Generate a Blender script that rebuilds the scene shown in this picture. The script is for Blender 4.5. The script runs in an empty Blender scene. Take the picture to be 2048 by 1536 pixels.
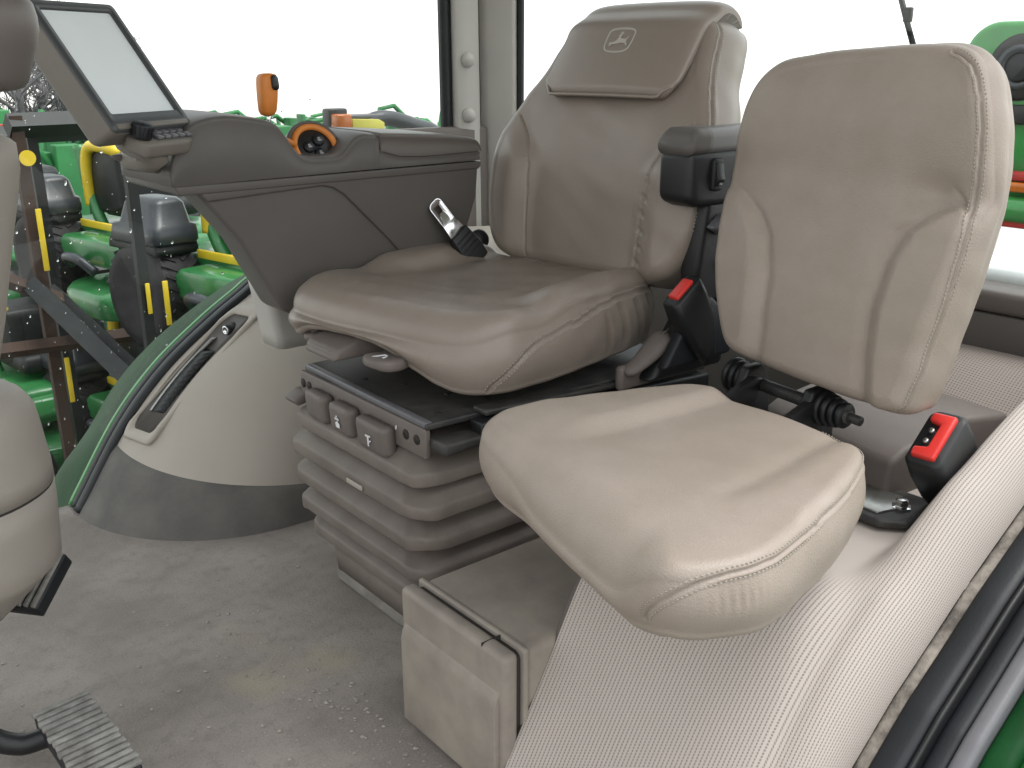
import bpy, bmesh, math, random
import numpy as np
from mathutils import Vector, Matrix
rnd = random.Random(7)
nrs = np.random.RandomState(5)
SC = bpy.context.scene
COL = SC.collection
R = math.radians

# ------------------------------------------------------------------ camera
PITCH = math.atan((768 - 120) / 1950.0)
YAWX = R(50.3)
cam_d = bpy.data.cameras.new('camera')
cam = bpy.data.objects.new('camera', cam_d)
COL.objects.link(cam)
cam.location = (0, 0, 1.1)
fwd = Vector((math.cos(YAWX) * math.cos(PITCH), math.sin(YAWX) * math.cos(PITCH), -math.sin(PITCH)))
cam.rotation_euler = fwd.to_track_quat('-Z', 'Y').to_euler()
cam_d.sensor_width = 36.0
cam_d.lens = 1950 / 2048 * 36.0
cam_d.clip_start = 0.02
cam_d.clip_end = 2000
SC.camera = cam
SC.render.resolution_x = 1024
SC.render.resolution_y = 768

# ------------------------------------------------------------------ sky, sun, exposure
SUN_EL, SUN_AZ = R(70), R(136)          # azimuth clockwise from +Y
w = bpy.data.worlds.new('World')
SC.world = w
w.use_nodes = True
nt = w.node_tree
bg = nt.nodes['Background']
sky = nt.nodes.new('ShaderNodeTexSky')
sky.sky_type = 'NISHITA'
sky.sun_disc = False
sky.sun_elevation = SUN_EL
sky.sun_rotation = SUN_AZ
sky.dust_density = 0.8
sky.air_density = 2.4
hsv = nt.nodes.new('ShaderNodeHueSaturation')
hsv.inputs['Saturation'].default_value = 0.12
# the tractor stands nose-up on a yard that falls away: the earth's horizon is tilted 3.5 degrees to the cab
TILT = R(3.5)
wtc = nt.nodes.new('ShaderNodeTexCoord')
vrot = nt.nodes.new('ShaderNodeVectorRotate')
vrot.rotation_type = 'AXIS_ANGLE'
vrot.inputs['Axis'].default_value = (math.sin(YAWX), -math.cos(YAWX), 0)
vrot.inputs['Angle'].default_value = TILT
nt.links.new(wtc.outputs['Generated'], vrot.inputs['Vector'])
nt.links.new(vrot.outputs[0], sky.inputs['Vector'])
nt.links.new(sky.outputs[0], hsv.inputs['Color'])
nt.links.new(hsv.outputs[0], bg.inputs['Color'])
bg.inputs['Strength'].default_value = 0.115
sun_d = bpy.data.lights.new('sun', 'SUN')
sun_d.energy = 1.0
sun_d.angle = R(30)
sun_d.color = (1.0, 0.97, 0.93)
sun = bpy.data.objects.new('sun', sun_d)
COL.objects.link(sun)
sv = Vector((math.sin(SUN_AZ) * math.cos(SUN_EL), math.cos(SUN_AZ) * math.cos(SUN_EL), math.sin(SUN_EL)))
sun.rotation_euler = (-sv).to_track_quat('-Z', 'Y').to_euler()
VS = SC.view_settings
VS.view_transform = 'Standard'
VS.look = 'None'
VS.gamma = 1.0
VS.use_curve_mapping = False
VS.exposure = 1.52

# ------------------------------------------------------------------ materials
MATS = {}
def S2L(c):
    return tuple(((v / 255.0) / 12.92 if v / 255.0 <= 0.04045 else ((v / 255.0 + 0.055) / 1.055) ** 2.4) for v in c)

def mat(name, col, rough=0.5, spec=0.5, metal=0.0, bump=0.0, bscale=300.0, var=0.0, vscale=6.0,
        coat=0.0, col2=None, kind='noise', alpha=None, trans=0.0, ior=1.45, rvar=0.0):
    m = bpy.data.materials.new(name)
    m.use_nodes = True
    n = m.node_tree
    b = n.nodes['Principled BSDF']
    b.inputs['Base Color'].default_value = (*col, 1)
    b.inputs['Roughness'].default_value = rough
    b.inputs['Specular IOR Level'].default_value = spec
    b.inputs['Metallic'].default_value = metal
    b.inputs['Coat Weight'].default_value = coat
    b.inputs['Coat Roughness'].default_value = 0.08
    b.inputs['IOR'].default_value = ior
    if trans:
        b.inputs['Transmission Weight'].default_value = trans
    tc = n.nodes.new('ShaderNodeTexCoord')
    if var > 0 or col2 is not None:
        nz = n.nodes.new('ShaderNodeTexNoise')
        nz.inputs['Scale'].default_value = vscale
        nz.inputs['Detail'].default_value = 6
        nz.inputs['Roughness'].default_value = 0.62
        n.links.new(tc.outputs['Object'], nz.inputs['Vector'])
        mr = n.nodes.new('ShaderNodeMapRange')
        mr.inputs[1].default_value = 0.36
        mr.inputs[2].default_value = 0.66
        n.links.new(nz.outputs['Fac'], mr.inputs[0])
        mx = n.nodes.new('ShaderNodeMix')
        mx.data_type = 'RGBA'
        c2 = col2 if col2 is not None else tuple(v * (1 - var) for v in col)
        mx.inputs[6].default_value = (*col, 1)
        mx.inputs[7].default_value = (*c2, 1)
        n.links.new(mr.outputs[0], mx.inputs[0])
        n.links.new(mx.outputs[2], b.inputs['Base Color'])
        if rvar:
            m2 = n.nodes.new('ShaderNodeMapRange')
            m2.inputs[3].default_value = max(0.02, rough - rvar)
            m2.inputs[4].default_value = rough + rvar
            n.links.new(nz.outputs['Fac'], m2.inputs[0])
            n.links.new(m2.outputs[0], b.inputs['Roughness'])
    if bump > 0:
        if kind == 'leather':
            t = n.nodes.new('ShaderNodeTexVoronoi')
            t.feature = 'SMOOTH_F1'
            t.inputs['Scale'].default_value = bscale
            out = t.outputs['Distance']
        else:
            t = n.nodes.new('ShaderNodeTexNoise')
            t.inputs['Scale'].default_value = bscale
            t.inputs['Detail'].default_value = 4
            out = t.outputs['Fac']
        n.links.new(tc.outputs['Object'], t.inputs['Vector'])
        bp = n.nodes.new('ShaderNodeBump')
        bp.inputs['Strength'].default_value = bump
        bp.inputs['Distance'].default_value = 0.002
        n.links.new(out, bp.inputs['Height'])
        n.links.new(bp.outputs[0], b.inputs['Normal'])
    MATS[name] = m
    return m

mat('vinyl_driver_shaded', (0.240, 0.203, 0.172), 0.34, 0.55, bump=0.2, bscale=520, kind='leather', var=0.09, vscale=4, rvar=0.06)  # same vinyl as the passenger seat; the shade on it is in this darker base
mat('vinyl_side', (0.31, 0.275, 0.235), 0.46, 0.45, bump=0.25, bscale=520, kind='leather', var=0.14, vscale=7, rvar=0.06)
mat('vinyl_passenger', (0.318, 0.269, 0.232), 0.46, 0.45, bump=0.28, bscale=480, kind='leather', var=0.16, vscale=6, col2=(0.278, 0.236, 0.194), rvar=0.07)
mat('thread', (0.33, 0.295, 0.25), 0.7, 0.3)
mat('emblem', (0.42, 0.40, 0.36), 0.6, 0.3, bump=0.3, bscale=900)
mat('plastic_taupe', (0.103, 0.095, 0.088), 0.45, 0.4, bump=0.2, bscale=900, var=0.1, vscale=5, rvar=0.05)
mat('plastic_taupe_pad', (0.115, 0.10, 0.09), 0.42, 0.45, bump=0.2, bscale=700, var=0.1, vscale=4)
mat('armrest_grey', (0.17, 0.163, 0.16), 0.42, 0.5, bump=0.2, bscale=700, var=0.1, vscale=6)
mat('plastic_mid', (0.150, 0.128, 0.116), 0.5, 0.4, bump=0.25, bscale=700, var=0.12, vscale=7, rvar=0.06)
mat('bellows', (0.142, 0.120, 0.107), 0.55, 0.4, bump=0.2, bscale=300, var=0.22, vscale=9, col2=(0.182, 0.158, 0.136), rvar=0.08)
mat('plastic_beige', (0.37, 0.338, 0.295), 0.5, 0.4, bump=0.25, bscale=900, var=0.07, vscale=3, rvar=0.05)
mat('column_beige', (0.27, 0.246, 0.216), 0.5, 0.4, bump=0.25, bscale=900, var=0.08, vscale=5)
mat('plastic_pillar', (0.46, 0.45, 0.42), 0.5, 0.4, bump=0.25, bscale=900, var=0.06, vscale=4)
mat('rubber_grey', (0.088, 0.084, 0.08), 0.62, 0.35, bump=0.35, bscale=260, var=0.35, vscale=9, col2=(0.125, 0.118, 0.108))
mat('box_plastic', (0.215, 0.188, 0.166), 0.52, 0.4, bump=0.2, bscale=500, var=0.25, vscale=11, col2=(0.285, 0.255, 0.215), rvar=0.08)
mat('black_plastic', (0.012, 0.013, 0.014), 0.42, 0.5, bump=0.2, bscale=700, var=0.3, vscale=12)
mat('black_rubber', (0.011, 0.013, 0.016), 0.5, 0.45, bump=0.15, bscale=300, var=0.3, vscale=8, rvar=0.1)
mat('black_dusty', (0.024, 0.024, 0.024), 0.5, 0.45, bump=0.3, bscale=240, col2=(0.055, 0.053, 0.049), vscale=16, rvar=0.12)
mat('foam_dirt', (0.10, 0.09, 0.08), 0.9, 0.2, bump=0.8, bscale=120, col2=(0.32, 0.29, 0.25), vscale=26)
mat('strip_grey', (0.13, 0.13, 0.14), 0.4, 0.5, bump=0.1, bscale=200, var=0.2, vscale=10)
mat('chrome', (0.75, 0.76, 0.78), 0.16, 0.5, metal=1.0, bump=0.05, bscale=200)
mat('zinc', (0.42, 0.42, 0.40), 0.35, 0.5, metal=0.9, bump=0.2, bscale=200, var=0.3, vscale=30)
mat('red_plastic', (0.62, 0.035, 0.028), 0.38, 0.5, bump=0.1, bscale=300, var=0.1, vscale=20)
mat('orange_plastic', (0.66, 0.22, 0.035), 0.42, 0.5, bump=0.2, bscale=500, var=0.15, vscale=14)
mat('white_mark', (0.72, 0.72, 0.74), 0.5, 0.4, var=0.12, vscale=60)
mat('grey_mark', (0.30, 0.30, 0.30), 0.5, 0.4, var=0.2, vscale=60)
mat('dark_slot', (0.03, 0.027, 0.024), 0.7, 0.3, bump=0.2, bscale=100)
mat('monitor_body', (0.16, 0.145, 0.125), 0.48, 0.45, bump=0.2, bscale=700, var=0.08, vscale=8)
mat('monitor_bezel', (0.055, 0.06, 0.063), 0.4, 0.5, bump=0.15, bscale=700, var=0.1, vscale=8)
mat('screen', (0.80, 0.86, 0.88), 0.14, 0.7, var=0.05, vscale=5)  # sky reflected on the switched-off screen is put into this pale base
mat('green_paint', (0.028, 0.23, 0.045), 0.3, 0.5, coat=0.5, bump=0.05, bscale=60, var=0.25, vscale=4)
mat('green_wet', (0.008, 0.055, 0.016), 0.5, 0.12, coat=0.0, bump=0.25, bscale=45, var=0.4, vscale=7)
mat('green_mower', (0.032, 0.20, 0.056), 0.35, 0.5, coat=0.4, bump=0.1, bscale=30, var=0.35, vscale=5)
mat('yellow_paint', (0.72, 0.52, 0.03), 0.4, 0.5, bump=0.1, bscale=60, var=0.15, vscale=8)
mat('tyre', (0.022, 0.022, 0.023), 0.6, 0.4, bump=0.4, bscale=60, var=0.4, vscale=14)
mat('pod_grey', (0.035, 0.040, 0.047), 0.34, 0.6, bump=0.1, bscale=60, var=0.3, vscale=7)
mat('rust', (0.055, 0.032, 0.023), 0.75, 0.3, bump=0.5, bscale=50, col2=(0.05, 0.035, 0.03), vscale=12)
mat('rack_black', (0.012, 0.015, 0.015), 0.5, 0.5, bump=0.3, bscale=60, var=0.4, vscale=9)
mat('bark', (0.17, 0.165, 0.17), 0.9, 0.2, bump=0.5, bscale=20, var=0.3, vscale=5)
mat('red_paint', (0.42, 0.03, 0.025), 0.5, 0.4, var=0.3, vscale=9, bump=0.1, bscale=40)
mat('far_green', (0.03, 0.20, 0.06), 0.5, 0.4, var=0.4, vscale=1.3, bump=0.1, bscale=20)
mat('far_grey', (0.16, 0.17, 0.17), 0.6, 0.3, var=0.5, vscale=2.0, bump=0.1, bscale=20)
mat('deck_sky_pale', (0.74, 0.76, 0.78), 0.25, 0.5, var=0.06, vscale=4, bump=0.05, bscale=30)  # pale base stands for sky reflected on a wet fender top
mat('headliner', (0.5, 0.48, 0.44), 0.85, 0.2, bump=0.3, bscale=300, var=0.08, vscale=3)
mat('water', (0.9, 0.93, 0.95), 0.02, 0.5, trans=1.0, ior=1.33, bump=0.02, bscale=30)
mat('sticker', (0.62, 0.58, 0.10), 0.4, 0.4, var=0.08, vscale=9)
mat('grit', (0.36, 0.33, 0.29), 0.9, 0.2, var=0.4, vscale=60)
mat('lens_orange', (0.85, 0.22, 0.02), 0.15, 0.6, trans=0.35, var=0.3, vscale=12)

def floor_material():
    m = mat('floor_mat', (0.25, 0.232, 0.212), 0.82, 0.25)
    n = m.node_tree
    b = n.nodes['Principled BSDF']
    tc = n.nodes.new('ShaderNodeTexCoord')
    def noise(s, d=6, r=0.6):
        t = n.nodes.new('ShaderNodeTexNoise')
        t.inputs['Scale'].default_value = s
        t.inputs['Detail'].default_value = d
        t.inputs['Roughness'].default_value = r
        n.links.new(tc.outputs['Object'], t.inputs['Vector'])
        return t.outputs['Fac']
    def mixc(fac, a, c):
        x = n.nodes.new('ShaderNodeMix')
        x.data_type = 'RGBA'
        n.links.new(fac, x.inputs[0])
        for s, v in ((6, a), (7, c)):
            if isinstance(v, tuple):
                x.inputs[s].default_value = (*v, 1)
            else:
                n.links.new(v, x.inputs[s])
        return x.outputs[2]
    def rng(v, lo, hi):
        r = n.nodes.new('ShaderNodeMapRange')
        r.inputs[1].default_value = lo
        r.inputs[2].default_value = hi
        n.links.new(v, r.inputs[0])
        return r.outputs[0]
    c = mixc(rng(noise(3.2), 0.38, 0.62), (0.198, 0.175, 0.158), (0.285, 0.257, 0.233))
    c = mixc(rng(noise(26.0, 8, 0.75), 0.50, 0.78), c, (0.165, 0.145, 0.131))
    c = mixc(rng(noise(2.1, 3), 0.60, 0.72), c, (0.315, 0.285, 0.218))
    c = mixc(rng(noise(330, 3, 0.7), 0.56, 0.74), c, (0.35, 0.332, 0.305))
    c = mixc(rng(noise(260, 3, 0.7), 0.58, 0.76), c, (0.13, 0.118, 0.106))
    n.links.new(c, b.inputs['Base Color'])
    bp = n.nodes.new('ShaderNodeBump')
    bp.inputs['Strength'].default_value = 0.5
    bp.inputs['Distance'].default_value = 0.003
    n.links.new(noise(190, 4, 0.7), bp.inputs['Height'])
    n.links.new(bp.outputs[0], b.inputs['Normal'])
    return m
floor_material()

def rib_material(name, base, dot, su, sv_, du, dv):
    """moulded mat with rows of short dashes; UV is in metres (u across the rows, v along them)"""
    m = mat(name, base, 0.6, 0.35)
    n = m.node_tree
    b = n.nodes['Principled BSDF']
    uv = n.nodes.new('ShaderNodeUVMap')
    uv.uv_map = 'UVMap'
    sx = n.nodes.new('ShaderNodeSeparateXYZ')
    n.links.new(uv.outputs[0], sx.inputs[0])
    def mth(op, a, c=None):
        q = n.nodes.new('ShaderNodeMath')
        q.operation = op
        for i, v in enumerate((a, c)):
            if v is None:
                continue
            if isinstance(v, (int, float)):
                q.inputs[i].default_value = v
            else:
                n.links.new(v, q.inputs[i])
        return q.outputs[0]
    u = mth('DIVIDE', sx.outputs[0], su)
    row = mth('FLOOR', u)
    fu = mth('ABSOLUTE', mth('SUBTRACT', mth('FRACT', u), 0.5))
    v = mth('ADD', mth('DIVIDE', sx.outputs[1], sv_), mth('MULTIPLY', row, 0.5))
    fv = mth('ABSOLUTE', mth('SUBTRACT', mth('FRACT', v), 0.5))
    def soft(x, e):
        r = n.nodes.new('ShaderNodeMapRange')
        r.interpolation_type = 'SMOOTHSTEP'
        r.inputs[1].default_value = e * 1.35
        r.inputs[2].default_value = e * 0.65
        n.links.new(x, r.inputs[0])
        return r.outputs[0]
    hole = mth('MULTIPLY', soft(fu, du), soft(fv, dv))
    at = n.nodes.new('ShaderNodeAttribute')
    at.attribute_name = 'ribbed'
    hole = mth('MULTIPLY', hole, at.outputs['Fac'])
    tc = n.nodes.new('ShaderNodeTexCoord')
    nz = n.nodes.new('ShaderNodeTexNoise')
    nz.inputs['Scale'].default_value = 5
    nz.inputs['Detail'].default_value = 6
    n.links.new(tc.outputs['Object'], nz.inputs['Vector'])
    x0 = n.nodes.new('ShaderNodeMix'); x0.data_type = 'RGBA'
    x0.inputs[6].default_value = (*base, 1)
    x0.inputs[7].default_value = (*[c * 0.88 for c in base], 1)
    n.links.new(nz.outputs['Fac'], x0.inputs[0])
    x = n.nodes.new('ShaderNodeMix'); x.data_type = 'RGBA'
    n.links.new(hole, x.inputs[0])
    n.links.new(x0.outputs[2], x.inputs[6])
    x.inputs[7].default_value = (*dot, 1)
    n.links.new(x.outputs[2], b.inputs['Base Color'])
    bp = n.nodes.new('ShaderNodeBump')
    bp.invert = True
    bp.inputs['Strength'].default_value = 0.5
    bp.inputs['Distance'].default_value = 0.0015
    n.links.new(hole, bp.inputs['Height'])
    n.links.new(bp.outputs[0], b.inputs['Normal'])
    return m
rib_material('rib_mat', (0.435, 0.392, 0.358), (0.225, 0.195, 0.172), 0.0056, 0.0046, 0.17, 0.34)
rib_material('perforated', (0.36, 0.315, 0.285), (0.15, 0.125, 0.11), 0.0062, 0.0062, 0.22, 0.22)

def glass_material():
    m = bpy.data.materials.new('glass')
    m.use_nodes = True
    n = m.node_tree
    for q in list(n.nodes):
        if q.type == 'BSDF_PRINCIPLED':
            n.nodes.remove(q)
    out = [q for q in n.nodes if q.type == 'OUTPUT_MATERIAL'][0]
    t = n.nodes.new('ShaderNodeBsdfTransparent')
    t.inputs[0].default_value = (0.95, 0.97, 0.96, 1)
    g = n.nodes.new('ShaderNodeBsdfGlossy')
    g.inputs['Roughness'].default_value = 0.02
    lw_ = n.nodes.new('ShaderNodeLayerWeight')
    lw_.inputs['Blend'].default_value = 0.5
    pw = n.nodes.new('ShaderNodeMath')
    pw.operation = 'POWER'
    pw.inputs[1].default_value = 5.0
    n.links.new(lw_.outputs['Facing'], pw.inputs[0])
    f = n.nodes.new('ShaderNodeMath')
    f.operation = 'MULTIPLY_ADD'
    f.inputs[1].default_value = 0.6
    f.inputs[2].default_value = 0.03
    n.links.new(pw.outputs[0], f.inputs[0])
    x = n.nodes.new('ShaderNodeMixShader')
    n.links.new(f.outputs[0], x.inputs[0])
    n.links.new(t.outputs[0], x.inputs[1])
    n.links.new(g.outputs[0], x.inputs[2])
    n.links.new(x.outputs[0], out.inputs['Surface'])
    MATS['glass'] = m
glass_material()

def ground_material():
    m = mat('yard', (0.12, 0.12, 0.115), 0.5, 0.5, bump=0.3, bscale=6, col2=(0.22, 0.215, 0.2), vscale=0.7, rvar=0.35)
ground_material()

# ------------------------------------------------------------------ object helpers
WL = {}
def thing(name, label, cat, loc, group=None):
    o = bpy.data.objects.new(name, None)
    o.empty_display_size = 0.05
    COL.objects.link(o)
    o.location = loc
    o['label'] = label
    o['category'] = cat
    if group:
        o['group'] = group
    WL[o] = np.array(loc, float)
    return o

def obj(name, V, F, m, parent=None, smooth=True, uv=None, label=None, kind=None, attr=None):
    V = np.asarray(V, float)
    me = bpy.data.meshes.new(name)
    off = WL.get(parent, np.zeros(3)) if parent is not None else np.zeros(3)
    me.from_pydata((V - off).tolist(), [], [tuple(int(i) for i in f) for f in F])
    me.materials.append(MATS[m] if isinstance(m, str) else m)
    if smooth:
        me.polygons.foreach_set('use_smooth', [True] * len(me.polygons))
    if uv is not None:
        l = me.uv_layers.new(name='UVMap')
        idx = np.zeros(len(me.loops), dtype=np.int32)
        me.loops.foreach_get('vertex_index', idx)
        l.data.foreach_set('uv', np.asarray(uv, float)[idx].ravel())
    if attr is not None:
        at_ = me.attributes.new(attr[0], 'FLOAT', 'POINT')
        at_.data.foreach_set('value', np.asarray(attr[1], np.float32).ravel())
    me.update()
    o = bpy.data.objects.new(name, me)
    COL.objects.link(o)
    if parent is not None:
        o.parent = parent
        WL[o] = off
    if label:
        o['label'] = label
    if kind:
        o['kind'] = kind
    return o

def tag(o, label, cat, group=None):
    o['label'] = label
    o['category'] = cat
    if group:
        o['group'] = group
    return o

def merge(*parts):
    Vs, Fs, n = [], [], 0
    for V, F in parts:
        V = np.asarray(V, float)
        Vs.append(V)
        Fs += [tuple(int(i) + n for i in f) for f in F]
        n += len(V)
    return np.concatenate(Vs), Fs

def bm_out(bm):
    bmesh.ops.recalc_face_normals(bm, faces=bm.faces[:])
    bm.verts.index_update()
    V = [tuple(v.co) for v in bm.verts]
    F = [tuple(v.index for v in f.verts) for f in bm.faces]
    bm.free()
    return np.array(V), F

def box(c, s, bev=0.0, seg=2, rot=None):
    """box at centre c with full sizes s; rot is a 3x3 (columns = local axes)"""
    bm = bmesh.new()
    bmesh.ops.create_cube(bm, size=1.0)
    for v in bm.verts:
        v.co = Vector((v.co.x * s[0], v.co.y * s[1], v.co.z * s[2]))
    if bev > 0:
        bmesh.ops.bevel(bm, geom=bm.edges[:], offset=bev, segments=seg, profile=0.5, affect='EDGES')
    V, F = bm_out(bm)
    if rot is not None:
        V = V @ np.array(rot).T
    return V + np.array(c, float), F

def prism(poly, d0, d1, fr, bev=0.0, seg=2):
    """polygon poly [(a,b)] extruded from d0 to d1; fr=(o,ea,eb,ed)"""
    o, ea, eb, ed = [np.array(q, float) for q in fr]
    bm = bmesh.new()
    lo = [bm.verts.new(o + a * ea + b * eb + d0 * ed) for a, b in poly]
    hi = [bm.verts.new(o + a * ea + b * eb + d1 * ed) for a, b in poly]
    n = len(poly)
    bm.faces.new(lo[::-1])
    bm.faces.new(hi)
    for i in range(n):
        bm.faces.new((lo[i], lo[(i + 1) % n], hi[(i + 1) % n], hi[i]))
    bmesh.ops.recalc_face_normals(bm, faces=bm.faces[:])
    if bev > 0:
        ed_ = [e for e in bm.edges if e.calc_face_angle(0) > R(25)]
        bmesh.ops.bevel(bm, geom=ed_, offset=bev, segments=seg, profile=0.5, affect='EDGES', clamp_overlap=True)
    bmesh.ops.triangulate(bm, faces=[f for f in bm.faces if len(f.verts) > 4])
    return bm_out(bm)

def spline(P, n, closed=False):
    P = np.array(P, float)
    k = len(P)
    out = []
    segs = k if closed else k - 1
    for i in range(segs):
        if closed:
            p0, p1, p2, p3 = P[(i - 1) % k], P[i], P[(i + 1) % k], P[(i + 2) % k]
        else:
            p1, p2 = P[i], P[i + 1]
            p0 = P[i - 1] if i > 0 else 2 * p1 - p2
            p3 = P[i + 2] if i + 2 < k else 2 * p2 - p1
        for t in np.linspace(0, 1, 40, endpoint=False):
            out.append(0.5 * ((2 * p1) + (-p0 + p2) * t + (2 * p0 - 5 * p1 + 4 * p2 - p3) * t * t + (-p0 + 3 * p1 - 3 * p2 + p3) * t ** 3))
    if not closed:
        out.append(P[-1])
    out = np.array(out)
    if closed:
        q = np.vstack([out, out[:1]])
    else:
        q = out
    d = np.concatenate([[0], np.cumsum(np.linalg.norm(np.diff(q, axis=0), axis=1))])
    s = np.linspace(0, d[-1], n, endpoint=not closed)
    return np.stack([np.interp(s, d, q[:, j]) for j in range(P.shape[1])], 1)

def grid_faces(r, n, closed=True, flip=False):
    F = []
    for i in range(r - 1):
        for j in range(n if closed else n - 1):
            a, b = i * n + j, i * n + (j + 1) % n
            c, d = (i + 1) * n + (j + 1) % n, (i + 1) * n + j
            F.append((a, d, c, b) if flip else (a, b, c, d))
    return F

def loft(sections, cap=True, flip=False):
    S = np.array(sections, float)
    r, n = S.shape[:2]
    V = S.reshape(-1, 3)
    F = grid_faces(r, n, True, flip)
    if cap:
        V = np.vstack([V, S[0].mean(0), S[-1].mean(0)])
        a, b = r * n, r * n + 1
        for j in range(n):
            k = (j + 1) % n
            F.append((a, k, j) if not flip else (a, j, k))
            p, q = (r - 1) * n + j, (r - 1) * n + k
            F.append((b, p, q) if not flip else (b, q, p))
    return V, F

def tube(path, rad, n=12, cap=True, flat=None, up=None):
    """round or flattened tube along path"""
    P = np.array(path, float)
    k = len(P)
    rad = np.full(k, rad) if np.isscalar(rad) else np.array(rad, float)
    T = np.gradient(P, axis=0)
    T /= np.linalg.norm(T, axis=1)[:, None] + 1e-12
    u = np.array(up, float) if up is not None else (np.array([0, 0, 1.0]) if abs(T[0][2]) < 0.9 else np.array([1.0, 0, 0]))
    secs = []
    for i in range(k):
        s = np.cross(T[i], u)
        s /= np.linalg.norm(s) + 1e-12
        v = np.cross(s, T[i])
        if up is None:
            u = v
        a = np.linspace(0, 2 * math.pi, n, endpoint=False)
        fa = 1.0 if flat is None else flat
        secs.append(P[i] + rad[i] * (np.cos(a)[:, None] * s + fa * np.sin(a)[:, None] * v))
    return loft(secs, cap)

def lathe(prof, c, ax, n=32):
    """prof [(r, h)] about axis ax through c"""
    ax = np.array(ax, float); ax /= np.linalg.norm(ax)
    t = np.array([1.0, 0, 0]) if abs(ax[0]) < 0.9 else np.array([0, 1.0, 0])
    e1 = np.cross(ax, t); e1 /= np.linalg.norm(e1)
    e2 = np.cross(ax, e1)
    a = np.linspace(0, 2 * math.pi, n, endpoint=False)
    secs = [np.array(c) + h * ax + max(r, 1e-4) * (np.cos(a)[:, None] * e1 + np.sin(a)[:, None] * e2) for r, h in prof]
    return loft(secs, True)

def rrect(hx, hy, r, n=48):
    r = min(r, hx * 0.98, hy * 0.98)
    pts = []
    for cx, cy, a0 in ((hx - r, hy - r, 0), (-hx + r, hy - r, 90), (-hx + r, -hy + r, 180), (hx - r, -hy + r, 270)):
        for a in np.linspace(a0, a0 + 90, n // 4):
            pts.append((cx + r * math.cos(R(a)), cy + r * math.sin(R(a))))
    return np.array(pts)

def sstep(x, a, b):
    t = np.clip((x - a) / (b - a), 0, 1)
    return t * t * (3 - 2 * t)

def smooth_noise(P, scale, seed=0):
    """cheap smooth pseudo-noise from summed sines, about -1..1"""
    r = np.random.RandomState(seed)
    v = np.zeros(len(P))
    for k in range(7):
        d = r.normal(size=P.shape[1]); d /= np.linalg.norm(d)
        v += np.sin((P @ d) * scale * r.uniform(0.6, 1.7) + r.uniform(0, 6.28))
    return v / 4.0

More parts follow.
